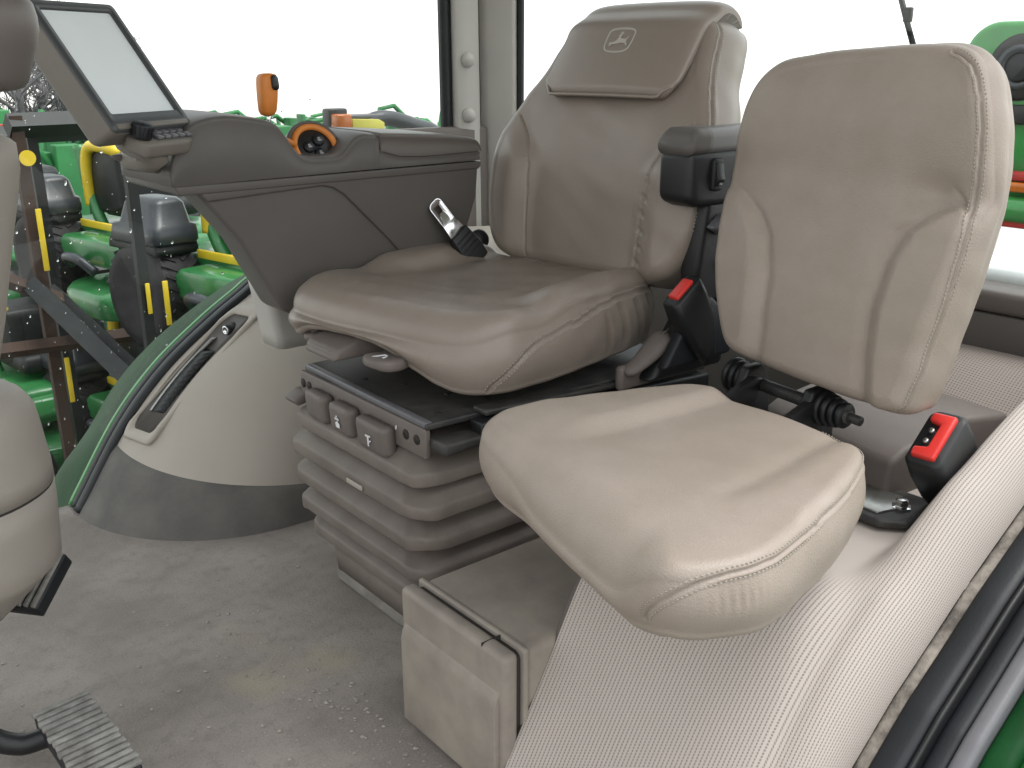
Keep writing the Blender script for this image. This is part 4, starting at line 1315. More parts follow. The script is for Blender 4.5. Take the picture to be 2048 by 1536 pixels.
# recline handle on the near side
pth = spline([(1.325, 1.252, .52), (1.355, 1.245, .535), (1.40, 1.243, .562), (1.432, 1.243, .582)], 24)
V, F = tube(pth, np.interp(np.linspace(0, 1, 24), [0, .1, .3, .7, .9, 1], [.008, .016, .018, .024, .025, .012]), 20, flat=0.62, up=(0, -0.35, 1))
l4 = obj('recline_handle', V, F, 'plastic_mid', ds)
V, F = box((1.36, 1.262, .508), (.09, .02, .05), 0.008)
obj('handle_boss', V, F, 'plastic_mid', l4)
mark(l4, [[(-.012, -.004), (-.006, -.005), (-.001, .004), (-.006, .005)], [(.001, -.005), (.005, -.005), (.011, .004), (.007, .005)], [(-.002, -.001), (.008, .002), (.008, .004), (-.002, .001)]], (1.418, 1.2355, .592), (.9, 0, .42), (-.3, -.5, .75), (-.25, -.7, .62))

# seat belt tongue on the far side
bt = thing('seat_belt_tongue', 'steel seat belt tongue standing up beside the console', 'seat belt', (1.36, 1.83, .66))
fr = (np.array([1.268, 1.805, .797]), np.array([.72, .0, -.02]) / np.linalg.norm([.72, .0, -.02]), np.array([.50, .06, -.86]), np.array([.1, -1, 0]))
ea = np.array([.82, .10, .56]); eb = np.array([.50, -.32, -.80])
fr = (np.array([1.274, 1.805, .792]), ea, eb, np.cross(ea, eb))
outer = [(a, b) for a, b in rrect(.019, .034, .012, 32)]
outer = [(a, b + .026) for a, b in outer]
inner_ = [(a, b + .014) for a, b in rrect(.0065, .008, .001, 32)]
def plate_hole(o1, i1, d0, d1, fr):
    o_, e1, e2, e3 = fr
    mk = lambda pl_, d: [o_ + a * e1 + b * e2 + d * e3 for a, b in pl_]
    return loft([mk(o1, d0), mk(o1, d1), mk(i1, d1), mk(i1, d0), mk(o1, d0)], False)
V, F = plate_hole(outer, inner_, -.0013, .0013, fr)
obj('steel_plate', V, F, 'chrome', bt)
V, F = prism([(-.019, .05), (.019, .05), (.026, .085), (-.022, .085)], -.0016, .0016, fr, 0.0008)
obj('steel_shoulder', V, F, 'chrome', bt)
V, F = prism([(-.026, .080), (.028, .080), (.034, .135), (.03, .165), (-.022, .165), (-.03, .12)], -.011, .011, fr, 0.005, 3)
gr_ = obj('grip', V, F, 'black_plastic', bt)
for k in range(4):
    V, F = prism([(-.024, .096 + .012 * k), (.026, .096 + .012 * k), (.027, .100 + .012 * k), (-.024, .100 + .012 * k)], -.0125, .0125, fr, 0.0015)
    obj('grip_rib', V, F, 'black_rubber', gr_)
V, F = tube(spline([(1.345, 1.812, .67), (1.40, 1.82, .63), (1.47, 1.83, .55)], 14), 0.022, 10, flat=0.25, up=(0, -1, 0.2))
obj('webbing', V, F, 'black_rubber', bt)
V, F = lathe([(0, 0), (.022, 0), (.024, .004), (.024, .014), (.020, .018), (0, .018)], (1.425, 1.845, .69), (-.3, -.9, .3), 24)
obj('belt_anchor', V, F, 'black_plastic', bt)

# ================================================================== STORAGE BOX
sb = thing('storage_box', 'dusty taupe plastic storage box on the floor below the passenger seat', 'box', (1.0, 1.085, 0))
V, F = box((1.118, 1.087, .133), (.60, .272, .264), 0.016, 4)
obj('body', V, F, 'box_plastic', sb)
V, F = box((.810, 1.0875, .133), (.03, .262, .254), 0.010)
obj('groove', V, F, 'dark_slot', sb)
V, F = box((.788, 1.0873, .134), (.030, .276, .268), 0.011, 4)
dd = obj('door', V, F, 'box_plastic', sb)
V, F = box((.8165, 1.087, .1335), (.012, .278, .270), 0.005, 3)
obj('rim', V, F, 'box_plastic', sb)
V, F = prism([(-.009, -.170), (.004, -.178), (.004, .018), (.0005, .016), (-.006, .004), (-.010, -.010)], 0.962, 1.213, (np.array([.7735, 0, .190]), EX, EZ, EY), 0.003, 3)
obj('door_panel', V, F, 'box_plastic', dd)
for a0, a1, z0, z1 in ((1.004, 1.006, .222, .270), ):
    V, F = box((.7925, 1.0045, .246), (.0362, .0016, .045), 0)
    obj('latch_gap', V, F, 'dark_slot', dd, smooth=False)
    V, F = box((.7765, 1.108, .2235), (.0045, .208, .0016), 0)
    obj('latch_gap', V, F, 'dark_slot', dd, smooth=False)
V, F = box((.7765, 1.2065, .20), (.0045, .0016, .10), 0)
obj('latch_gap', V, F, 'dark_slot', dd, smooth=False)

# ================================================================== CONTROL CONSOLE
cn = thing('control_console', 'dark taupe control console with orange lever and orange ringed dial', 'console', (1.0, 1.93, .55))
CY0, CY1 = 1.815, 2.09
def console_loft(poly, ys_ins, name, m, parent):
    """poly (x,z) lofted along y with (y, shrink-in-x, drop-of-top) rounding; closed by caps"""
    P = np.array(poly, float)
    c = P.mean(0)
    zb = P[:, 1].min()
    secs = []
    for y, sx, dz in ys_ins:
        q = P.copy()
        q[:, 0] = c[0] + (q[:, 0] - c[0]) * (1 - sx)
        hh = (q[:, 1] - zb) / (P[:, 1].max() - zb)
        q[:, 1] = q[:, 1] - dz * hh
        secs.append(np.column_stack([q[:, 0], np.full(len(q), y), q[:, 1]]))
    V, F = loft(secs, True)
    return obj(name, V, F, m, parent)
cap_t = spline([(.686, .905), (.698, .940), (.722, .975), (.75, .993), (.80, 1.0), (.86, .993), (.905, .981), (.925, .958), (.948, .926), (.975, .913), (1.035, .912), (1.058, .922), (1.08, .944), (1.105, .953), (1.14, .949)], 70)
cap = [tuple(q) for q in cap_t] + [(1.18, .9365), (1.41, .926), (1.413, .90), (1.41, .880), (1.2, .880), (.95, .878), (.75, .874), (.70, .876), (.685, .886)]
prof = [(CY0 + .0005, .004, .010), (CY0, .002, .006), (CY0 + .003, 0.0, .002), (CY0 + .008, 0, .0), (CY0 + .03, 0, -.003), (CY0 + .06, 0, -.004), (CY1 - .06, 0, -.004), (CY1 - .02, 0, 0), (CY1 - .004, .002, .006), (CY1, .01, .018)]
# closed profile as fans is fine for smooth caps: build via strips
def console_shell(poly_top, poly_bot, prof, name, m, parent):
    T = np.array(poly_top); B = np.array(poly_bot)
    n_ = len(T)
    B = np.column_stack([np.interp(T[:, 0], B[:, 0], B[:, 0]), np.interp(T[:, 0], B[:, 0], B[:, 1])])
    secs = []
    for y, sx, dz in prof:
        c = T[:, 0].mean()
        k = 1 - sx
        tp = np.column_stack([c + (T[:, 0] - c) * k, np.full(n_, y), np.maximum(T[:, 1] - dz, B[:, 1] + 0.002)])
        bt_ = np.column_stack([c + (B[:, 0] - c) * k, np.full(n_, y), B[:, 1]])
        secs.append(np.vstack([tp, bt_[::-1]]))
    G = np.array(secs)
    V = G.reshape(-1, 3)
    F = grid_faces(len(secs), 2 * n_, True)
    for s_, fl in ((0, False), (len(secs) - 1, True)):
        b0 = s_ * 2 * n_
        for j in range(n_ - 1):
            q = (b0 + j, b0 + j + 1, b0 + 2 * n_ - 2 - j, b0 + 2 * n_ - 1 - j)
            F.append(q if fl else q[::-1])
    return obj(name, V, F, m, parent)
BOT = [(.6, .874), (.8, .876), (1.1, .879), (1.5, .882)]
capo = console_shell(cap_t, BOT, prof, 'cap', 'plastic_taupe', cn)
pad_t = spline([(1.142, .9535), (1.16, .9525), (1.25, .9465), (1.35, .938), (1.395, .931), (1.409, .920), (1.413, .905)], 50)
PB_ = [(1.1, .928), (1.19, .903), (1.25, .899), (1.5, .904)]
pad_o = console_shell(pad_t, PB_, [(CY0 - .0005, .004, .010), (CY0 - .003, .001, .005), (CY0 + .002, 0, .0012), (CY0 + .008, 0, 0), (CY0 + .05, 0, -.002), (CY1 - .06, 0, -.002), (CY1 - .012, 0, .002), (CY1 + .002, .004, .014)], 'armrest_pad', 'plastic_taupe_pad', cn)
bel_t = np.array([(x, np.interp(x, [1.1, 1.19, 1.25, 1.5], [.934, .9018, .8978, .9025])) for x in np.linspace(1.128, 1.411, 40)])
console_shell(bel_t, BOT, [(CY0 + 0.001, .002, .003), (CY0, 0, 0), (CY0 + .004, 0, 0), (CY1 - .004, 0, 0), (CY1, .002, .002)], 'side_belt', 'plastic_taupe', cn)
# lower body
V, F = prism([(.728, .866), (.745, .845), (.815, .755), (.872, .645), (.892, .605), (.93, .585), (1.05, .57), (1.25, .57), (1.345, .66), (1.402, .80), (1.408, .866)], CY0 + .006, CY0 + .11, XZ, 0.010, 3)
lb = obj('lower_body', V, F, 'plastic_taupe', cn)
# raised upper belt of the side, leaving the inset panel below
V, F = prism([(.735, .862), (.752, .842), (1.00, .854), (1.025, .848), (1.05, .832), (1.155, .727), (1.235, .635), (1.30, .630), (1.345, .665), (1.398, .80), (1.404, .866)], CY0 - .001, CY0 + .012, XZ, 0.004, 3)
obj('side_rib', V, F, 'plastic_taupe', lb)
V, F = loft([[(.955 + .05 * t + a, 1.985 + .05 * t + b, .64 - .17 * t) for a, b in rrect(.045, .05, .02, 32)] for t in np.linspace(0, 1, 6)], True)
obj('post', V, F, 'plastic_pillar', cn, label='grey post below the console')
V, F = prism([(.694, .862), (.70, .858), (1.404, .862), (1.410, .866), (1.413, .8785), (.9, .8755), (.688, .8755)], CY0 - .004, CY1 - .01, XZ, 0.003, 3)
obj('lip', V, F, 'plastic_taupe', cn)
# orange lever
lx, ly = .948, 1.935
V, F = tube([(lx, ly, .955), (lx + .004, ly, 1.01)], 0.004, 10)
lv = obj('lever_stem', V, F, 'chrome', cn)
secs = []
for z, a, b, dx in ((.990, .008, .008, 0), (.9925, .013, .013, .000), (1.0, .0165, .016, .0005), (1.02, .0185, .017, .002), (1.04, .0195, .0175, .003), (1.055, .020, .0175, .004), (1.066, .0195, .017, .0045), (1.072, .0165, .015, .005), (1.0745, .009, .009, .005)):
    rr = rrect(a, b, .010, 32)
    secs.append([(lx + dx + p, ly + q, z + 0.10 * 0 * p) for p, q in rr])
V, F = loft(secs, True)
hd = obj('lever_grip', V, F, 'orange_plastic', lv)
secs = []
for t, k in ((0, 1), (.003, 1), (.0055, .8), (.0065, .4)):
    rr = rrect(.0095 * k, .015 * k, .007 * k, 28)
    secs.append([np.array([lx + .013, ly - .0150, 1.056]) + p * np.array([.90, .43, 0]) + q * np.array([-.06, .1, .99]) + t * np.array([.43, -.90, .12]) for p, q in rr])
V, F = loft(secs, True)
obj('thumb_button', V, F, 'black_plastic', hd)
# dial with orange ring in the dip
dc_ = np.array([1.020, 1.875, .925])
dax = np.array([-.02, -.86, .50]); dax /= np.linalg.norm(dax)
V, F = lathe([(0, -.03), (.05, -.03), (.052, -.002), (.048, .004), (.0, .004)], dc_, dax, 40)
dl = obj('dial', V, F, 'black_plastic', cn)
V, F = lathe([(.040, -.006), (.052, -.006), (.0535, .004), (.050, .010), (.042, .009), (.0395, .004), (.040, -.006)], dc_, dax, 48)
obj('dial_ring', V, F, 'orange_plastic', dl)
V, F = lathe([(.053, -.03), (.061, -.03), (.062, .000), (.0595, .006), (.0535, .004), (.053, -.03)], dc_, dax, 48)
obj('dial_housing', V, F, 'plastic_taupe', dl)
e1 = np.cross(dax, EZ); e1 /= np.linalg.norm(e1); e2 = np.cross(dax, e1)
if e2[2] < 0: e2 = -e2
for a, b in ((-.010, .014), (.016, .0), (-.006, -.016)):
    V, F = lathe([(0, 0), (.0125, 0), (.013, .004), (.0105, .008), (0, .0085)], dc_ + a * e1 + b * e2 + dax * .003, dax, 24)
    bt_ = obj('dial_button', V, F, 'black_rubber', dl)
    mark(bt_, [[(-.005, -.003), (.003, -.004), (.005, .0), (-.002, .001)], [(-.002, .002), (.004, .001), (.004, .004), (-.001, .005)]], dc_ + a * e1 + b * e2 + dax * .0115, e1, e2, dax, 'grey_mark')
V, F = tube([dc_ + .045 * e1 + .004 * e2 + dax * .006, dc_ + .06 * e1 + .012 * e2 + dax * .012, dc_ + .075 * e1 + .018 * e2 + dax * .012], 0.006, 10)
obj('dial_tab', V, F, 'orange_plastic', dl)

# ================================================================== DISPLAY MONITOR
nh = np.array([.5, -.866, 0])
tau = R(36)
MN = nh * math.cos(tau) + EZ * math.sin(tau)
MWv = np.array([.866, .5, 0])
MH = EZ * math.cos(tau) - nh * math.sin(tau)
mo = thing('display_monitor', 'tilted grey display monitor with screen coloured as pale sky reflection on an arm ahead of the console', 'monitor', (.68, 1.9, .95))
MC = np.array([.618, 1.862, 1.088])
MWID, MHEI = .205, .265
def mfr(c=None):
    return (MC if c is None else c, MWv, MH, MN)
hwid, hhei = MWID / 2, MHEI / 2
secs = []
for d, k in ((-.062, .88), (-.056, .92), (-.03, .975), (-.006, 1.0), (.0, 1.0)):
    rr = rrect(hwid * k, hhei * k, .012, 40)
    secs.append([MC + a * MWv + b * MH + d * MN for a, b in rr])
V, F = loft(secs, True)
mb = obj('housing', V, F, 'monitor_body', mo)
def mring(o1, i1, d0, d1):
    mk = lambda r_, d: [MC + a * MWv + b * MH + d * MN for a, b in r_]
    return loft([mk(o1, d0), mk(o1 * .985, d1), mk(i1 * 1.01, d1), mk(i1, d0 - 0.001)], False)
sc_c = np.array([0, .008])
V, F = mring(rrect(hwid, hhei, .010, 40), rrect(hwid * .83, hhei * .80, .004, 40) + sc_c, .0, .007)
obj('bezel', V, F, 'monitor_bezel', mo)
V, F = prism([(-hwid * .84, -hhei * .81 + .008), (hwid * .84, -hhei * .81 + .008), (hwid * .84, hhei * .81 + .008), (-hwid * .84, hhei * .81 + .008)], -.002, .0015, mfr())
obj('screen', V, F, 'screen', mo, smooth=False)
V, F = prism([(-hwid * .9, -hhei * .98), (hwid * .9, -hhei * .98), (hwid * .9, -hhei * .90), (-hwid * .9, -hhei * .90)], .004, .010, mfr(), 0.002)
obj('lower_trim', V, F, 'monitor_body', mo)
# keypad below, with rotary knob
kc = MC - MH * (hhei + .020) + MN * .004 - MWv * .008
kn = MN * .80 + MH * .60
kup = np.cross(kn, MWv); kup /= np.linalg.norm(kup)
if kup[2] < 0: kup = -kup
kf = (kc, MWv, kup, kn)
V, F = prism([(-.055, -.024), (.055, -.026), (.080, -.012), (.085, .026), (-.055, .030)], -.026, .003, kf, 0.008, 3)
kp = obj('keypad', V, F, 'monitor_body', mo)
for r_ in range(2):
    for c_ in range(5):
        V, F = box(kc + MWv * (-.010 + .0195 * c_) + kup * (.014 - .021 * r_) + kn * .006, (.0155, .0145, .007), 0.0025, 2, rot=np.column_stack([MWv, kup, kn]))
        obj('key', V, F, 'strip_grey', kp)
V, F = lathe([(0, 0), (.017, 0), (.018, .003), (.018, .022), (.016, .026), (0, .027)], kc - MWv * .042 + kn * .004 + kup * .004, kn, 28)
kb = obj('knob', V, F, 'black_rubber', kp)
for k in range(14):
    a = k / 14 * 2 * math.pi
    e1_, e2_ = MWv, kup
    d_ = math.cos(a) * e1_ + math.sin(a) * e2_
    V, F = box(kc - MWv * .042 + kup * .004 + kn * .017 + d_ * .0182, (.0022, .002, .018), 0, rot=np.column_stack([d_, np.cross(kn, d_), kn]))
    obj('knob_rib', V, F, 'black_plastic', kb, smooth=False)
# arm linking monitor and console
V, F = tube(spline([MC - MH * .11 - MN * .05, kc - kn * .03 - MWv * .01, np.array([.632, 1.868, .925])], 14), np.linspace(.034, .020, 14), 16)
obj('neck', V, F, 'monitor_body', mo)
pa = spline([(.598, 1.86, .934), (.64, 1.872, .924), (.70, 1.89, .906), (.80, 1.94, .885)], 20)
V, F = tube(pa, np.concatenate([[.004, .012, .018], np.linspace(.022, .044, 17)]), 18, flat=0.5)
obj('arm', V, F, 'plastic_taupe', mo)

# ================================================================== STEERING COLUMN AND PEDALS
stc = thing('steering_column', 'beige steering column cowl rising from the floor', 'steering column', (.18, 1.5, 0))
def cowl(rows, name, m):
    secs = []
    for z, cx, cy, rx, ry in rows:
        rr = rrect(rx, ry, min(rx, ry) * .97, 64)
        secs.append([(cx + a * math.cos(.65) - b * math.sin(.65), cy + a * math.sin(.65) + b * math.cos(.65), z) for a, b in rr])
    V, F = loft(secs, True)
    return obj(name, V, F, m, stc)
def col_c(lat, depth):
    return (math.sin(YAWX) * lat + math.cos(YAWX) * depth, -math.cos(YAWX) * lat + math.sin(YAWX) * depth)
def rows_from(sil, r, dep):
    """right silhouette at picture height py, column px -> rows of the cowl"""
    rows = []
    for z, rlat, rr_ in sil:
        cx, cy = col_c(rlat - rr_, dep)
        rows.append((z, cx, cy, rr_, rr_))
    return rows
LOWC = [(.285, -.783, .11), (.323, -.744, .125), (.366, -.702, .135), (.38, -.689, .14), (.407, -.687, .142), (.457, -.684, .144), (.500, -.683, .145)]
UPC = [(.502, -.683, .145), (.529, -.684, .145), (.552, -.687, .143), (.583, -.690, .14), (.614, -.694, .135), (.635, -.707, .12), (.647, -.723, .10), (.65, -.75, .07)]
cowl(rows_from(LOWC, .14, 1.30), 'lower_cowl', 'column_beige')
cowl(rows_from([(z + .0025, l, r_) for z, l, r_ in UPC], .14, 1.30), 'upper_cowl', 'column_beige')
cowl(rows_from([(.498, -.6845, .1435), (.506, -.6845, .1435)], .14, 1.30), 'cowl_joint', 'dark_slot')
cowl(rows_from([(.60, -.76, .05), (.748, -.716, .06), (.784, -.707, .062), (.868, -.686, .068), (.922, -.671, .07), (.961, -.662, .07), (.994, -.662, .065), (1.005, -.674, .05), (1.01, -.70, .02)], .09, 1.32), 'upper_tube', 'column_beige')
cx, cy = col_c(-.97, 1.33)
V, F = tube([(cx, cy, 0.0), (cx, cy, .16), (cx + .03, cy - .02, .33)], [.07, .06, .055], 20)
obj('column_base', V, F, 'plastic_taupe', stc)
sh = thing('steering_hub', 'dark taupe rounded steering hub cover above the column', 'steering hub', (.15, 1.3, 1.05))
secs = []
for z, rl, rr_ in ((1.063, -.62, .05), (1.065, -.602, .065), (1.068, -.592, .072), (1.08, -.584, .078), (1.094, -.579, .08), (1.114, -.571, .083), (1.133, -.565, .085), (1.15, -.565, .085), (1.164, -.568, .083), (1.177, -.578, .075), (1.185, -.60, .05)):
    cx, cy = col_c(rl - rr_, 1.22)
    rr = rrect(rr_, rr_, rr_ * .97, 64)
    secs.append([(cx + a, cy + b, z) for a, b in rr])
V, F = loft(secs, True)
obj('hub_cover', V, F, 'plastic_taupe_pad', sh)
cx, cy = col_c(-.635, 1.155)
V, F = lathe([(0, 0), (.02, 0), (.02, .03), (.016, .034), (0, .034)], (cx, cy, 1.115), (-.2, -1, 0), 20)
obj('hub_button', V, F, 'black_plastic', sh)
cx, cy = col_c(-.68, 1.22)
V, F = tube([(cx, cy, 1.08), (cx - .02, cy + .1, .96)], .04, 16)
obj('hub_stem', V, F, 'plastic_taupe', sh)
# foot pedal beside the column
def pedal(o_, ea, eb, w_, l_, th, name, label, stem, along, k):
    t = thing(name, label, 'pedal', tuple(o_))
    ea = np.array(ea, float); ea /= np.linalg.norm(ea)
    eb = np.array(eb, float); eb -= ea * (ea @ eb); eb /= np.linalg.norm(eb)
    ec = np.cross(ea, eb)
    if ec[2] < 0: ec = -ec
    o_ = np.array(o_, float)
    V, F = prism([(-w_, -l_), (w_, -l_), (w_ * 1.02, l_), (-w_ * 1.02, l_)], -th, 0, (o_, ea, eb, ec), 0.004)
    obj('pad', V, F, 'black_rubber', t)
    for i in range(k):
        if along:
            c_ = -w_ + (i + .5) * 2 * w_ / k
            q_ = w_ / k * .6
            poly = [(c_ - q_, -l_ * .97), (c_ + q_, -l_ * .97), (c_ + q_, l_ * .97), (c_ - q_, l_ * .97)]
        else:
            c_ = -l_ + (i + .5) * 2 * l_ / k
            q_ = l_ / k * .6
            e_ = 1.06 + .04 * math.sin(i * 2.3)
            poly = [(-w_ * e_, c_ - q_), (w_ * e_, c_ - q_), (w_ * e_, c_ + q_), (-w_ * e_, c_ + q_)]
        V, F = prism(poly, -.002, .0055, (o_, ea, eb, ec), 0.0016)
        obj('tread', V, F, 'pedal_dust', t)
    V, F = tube(spline(stem, 24), 0.017, 14)
    obj('stem', V, F, 'black_plastic', t)
    return t
mat('pedal_dust', (0.14, 0.135, 0.125), 0.7, 0.3, bump=0.6, bscale=130, col2=(0.28, 0.275, 0.255), vscale=30)
P1 = np.array([.284, 1.552, .318])
pedal(P1, (.62, -.78, 0), (.1, .9, .4), .044, .05, .028, 'foot_pedal', 'black ribbed foot pedal sticking out below the steering column cowl', [P1 + [-.0, .03, -.02], P1 + [-.05, .05, -.01], P1 + [-.12, .06, .06]], True, 7)
P2 = np.array([.292, 1.37, .118])
pedal(P2, (1, .02, .05), (-.02, 1, -.05), .041, .125, .035, 'brake_pedal', 'dusty ribbed brake pedal on a curved arm near the floor', [P2 + [-.01, .08, -.025], P2 + [-.045, .10, -.04], P2 + [-.075, .11, -.04], P2 + [-.11, .125, -.015], P2 + [-.14, .14, .05]], False, 15)

# ================================================================== OUTSIDE: lamp and guard on the right fender
fl = thing('fender_lamp', 'orange turn lamp with yellow sticker plate on the fender behind the console', 'lamp', (1.8, 3.0, .55))
V, F = box((1.735, 3.0, .892), (.060, .06, .070), 0.008, 3)
obj('lens', V, F, 'lens_orange', fl)
V, F = box((1.735, 3.035, .900), (.074, .05, .088), 0.008, 3)
obj('housing', V, F, 'black_plastic', fl)
V, F = prism([(1.773, .853), (1.90, .853), (1.902, .893), (1.88, .905), (1.773, .910)], 2.985, 2.995, XZ, 0.002)
obj('sticker_plate', V, F, 'sticker', fl)
V, F = box((1.83, 3.02, .915), (.16, .05, .016), 0.006)
obj('lamp_cap', V, F, 'strip_grey', fl)
V, F = tube(spline([(1.76, 3.01, .84), (1.90, 3.02, .905), (2.05, 3.02, .875), (2.16, 3.02, .82), (2.2, 3.02, .60)], 30), 0.028, 14)
obj('guard_tube', V, F, 'pod_grey', fl)
V, F = tube([(1.80, 3.02, .86), (1.80, 3.02, .45)], 0.03, 12)
obj('lamp_stalk', V, F, 'black_plastic', fl)

# rear wiper
wp = thing('rear_wiper', 'thin black wiper arm on the rear window above the passenger seat', 'wiper', (2.03, 1.14, 1.1))
V, F = tube([(2.035, 1.19, 1.27), (2.035, 1.155, 1.185), (2.035, 1.130, 1.128)], 0.0065, 8)
obj('wiper_arm', V, F, 'black_plastic', wp)
V, F = box((2.035, 1.150, 1.19), (.012, .018, .03), 0.003)
obj('wiper_clip', V, F, 'black_plastic', wp)

# ================================================================== PARKED TRACTOR BEHIND
pt = thing('parked_tractor', 'green tractor nose with round black headlamp parked behind the rear window', 'tractor', (6.6, 2.5, GZ))
secs = []
for x, k in ((6.0, .92), (6.01, .97), (6.04, .99), (6.2, 1.0), (7.8, 1.06), (7.85, .9)):
    rr = rrect(.60 * k, .52 * k, .20, 48)
    secs.append([(x, 2.42 + a, .80 + b) for a, b in rr])
V, F = loft(secs, True)
obj('hood', V, F, 'green_paint', pt)
V, F = lathe([(.0, .012), (.15, .012), (.185, .006), (.19, -.05), (.0, -.06)], (6.0, 2.66, 1.06), (-1, 0, 0), 40)
hl = obj('lamp_recess', V, F, 'black_plastic', pt)
V, F = lathe([(.085, .0), (.12, .0), (.125, .02), (.09, .025), (.085, .0)], (5.985, 2.66, 1.06), (-1, 0, 0), 36)
obj('lamp_bezel', V, F, 'pod_grey', hl)
V, F = lathe([(0, .004), (.084, .004), (.07, .012), (0, .018)], (5.985, 2.66, 1.06), (-1, 0, 0), 30)
obj('headlamp', V, F, 'black_rubber', hl)
V, F = box((5.99, 2.46, .80), (.06, .9, .11), 0.02)
obj('grille_bar', V, F, 'rack_black', pt)
V, F = box((5.93, 2.45, .40), (.10, .30, .055), 0.012)
obj('marker_lamp', V, F, 'lens_orange', pt)
V, F = box((5.95, 2.45, .46), (.10, .6, .05), 0.012)
obj('bumper_top', V, F, 'red_paint', pt)
V, F = tube([(5.92, 2.1, .27), (5.92, 2.9, .27)], .075, 14)
obj('bumper_bar', V, F, 'green_paint', pt)
V, F = box((5.95, 2.45, .20), (.08, .7, .08), 0.02)
obj('bumper_lower', V, F, 'red_paint', pt)
V, F = box((6.9, 2.45, -.1), (1.6, .5, .6), 0.05)
obj('chassis', V, F, 'rack_black', pt)
for yy in (1.75, 3.15):
    V, F = lathe([(.25, -.15), (.5, -.16), (.60, -.10), (.62, 0), (.60, .10), (.5, .16), (.25, .15)], (6.6, yy, GZ + .6), EY, 36)
    obj('tyre', V, F, 'tyre', pt)

# ================================================================== MOWERS IN THEIR SHIPPING RACKS
MG = 'green zero turn mowers waiting in the yard'
def make_mower(label):
    t = thing('riding_mower', label, 'mower', (0, 0, 0), MG)
    # origin: on the ground below the near rear wheel; +x towards the mower's front
    R_ = .285
    prof = [(.14, -.12), (.20, -.135), (.25, -.13), (.275, -.10), (.285, -.05), (.287, 0), (.285, .05), (.275, .10), (.25, .13), (.20, .135), (.14, .12)]
    for sgn, y0 in ((0, 0.0), (1, .85)):
        V, F = lathe(prof, (0, y0, R_), EY, 48)
        ty = obj('tyre', V, F, 'tyre', t)
        V, F = lathe([(0, -.06), (.09, -.06), (.14, -.10), (.145, -.11), (.145, .11), (0, .10)], (0, y0, R_), EY, 28)
        obj('rim', V, F, 'yellow_paint', ty)
        parts = []
        for k in range(30):
            a = k / 30 * 2 * math.pi
            d_ = np.array([math.cos(a), 0, math.sin(a)])
            for s_ in (-1, 1):
                tn = np.array([-math.sin(a), 0, math.cos(a)])
                bvec = EY * .8 + tn * .5 * s_
                bvec /= np.linalg.norm(bvec)
                parts.append(box(np.array([0, y0 + s_ * .058, R_]) + d_ * .284, (.014, .10, .020), 0, rot=np.column_stack([d_, bvec, np.cross(d_, bvec)])))
        V, F = merge(*parts)
        o_ = obj('tread', V, F, 'tyre', ty, smooth=False, kind='stuff')
    for y0 in (0.0, .85):
        # fender pod
        secs = []
        for z, hx, hy, dx in ((.56, .20, .13, .0), (.575, .21, .14, .0), (.65, .20, .135, .01), (.66, .17, .115, .02), (.76, .145, .095, .03), (.785, .12, .075, .035), (.79, .06, .035, .035)):
            rr = rrect(hx, hy, .05, 32)
            secs.append([(dx + a + .02, y0 + b, z) for a, b in rr])
        V, F = loft(secs, True)
        pd = obj('fender_pod', V, F, 'pod_grey', t)
        V, F = box((.172, y0 - .02, .715), (.012, .06, .016), 0)
        obj('pod_lettering', V, F, 'yellow_paint', pd, smooth=False)
        V, F = prism([(-.22, .52), (.18, .52), (.20, .50), (.22, .53), (.20, .58), (-.20, .58)], y0 - .125, y0 + .125, XZ, 0.012)
        obj('fender_skirt', V, F, 'rack_black', t)
    for y0 in (.19, .66):
        V, F = tube(spline([(.15, y0, .96), (.17, y0, .88), (.22, y0, .70), (.30, y0, .53), (.42, y0, .42), (.58, y0, .375), (.95, y0, .37)], 40), .036, 14)
        obj('side_tube', V, F, 'green_mower', t)
    V, F = box((.42, .43, .40), (1.0, .62, .20), 0.04)
    bd = obj('frame', V, F, 'green_mower', t)
    V, F = box((.55, .10, .505), (.62, .02, .045), 0.006)
    obj('stripe', V, F, 'yellow_paint', bd)
    V, F = prism([(.22, .30), (.98, .30), (1.02, .36), (.98, .46), (.30, .46), (.22, .40)], -.06, .92, XZ, 0.02)
    obj('footwell', V, F, 'green_mower', t)
    # seat
    secs = []
    for b, hx, hz in ((.24, .18, .03), (.25, .21, .05), (.43, .23, .055), (.61, .21, .05), (.62, .18, .03)):
        pass
    V, F = box((.52, .43, .60), (.44, .46, .12), 0.05, 3)
    st = obj('seat', V, F, 'rack_black', t)
    V, F = prism([(.25, .56), (.46, .56), (.60, .60), (.58, .90), (.54, .94), (.34, .95), (.28, .92), (.25, .80)], .19, .67, XZ, 0.03, 3)
    obj('seat_back', V, F, 'rack_black', t)
    V, F = tube(spline([(.235, .18, .60), (.235, .18, .82), (.27, .18, .93), (.34, .18, .965), (.46, .18, .965), (.58, .18, .955), (.60, .2, .93)], 40), .036, 10)
    obj('seat_piping', V, F, 'yellow_paint', st)
    # cutting deck
    secs = []
    for z, k in ((.04, 1.0), (.05, 1.02), (.16, 1.0), (.185, .96), (.19, .7), (.21, .66), (.215, .3)):
        rr = rrect(.40 * k, .62 * k, .28 * k, 48)
        secs.append([(.72 + a, .43 + b, z) for a, b in rr])
    V, F = loft(secs, True)
    dk = obj('cutting_deck', V, F, 'green_mower', t)
    for yq in (.05, .43, .81):
        V, F = lathe([(0, .06), (.05, .06), (.07, .03), (.09, .0), (0, 0)], (.74, yq, .21), EZ, 20)
        obj('spindle_cover', V, F, 'pod_grey', dk)
    V, F = tube(spline([(.45, -.10, .30), (.52, -.16, .36), (.66, -.16, .36), (.74, -.10, .28)], 16), .028, 10)
    obj('deck_handle', V, F, 'pod_grey', dk)
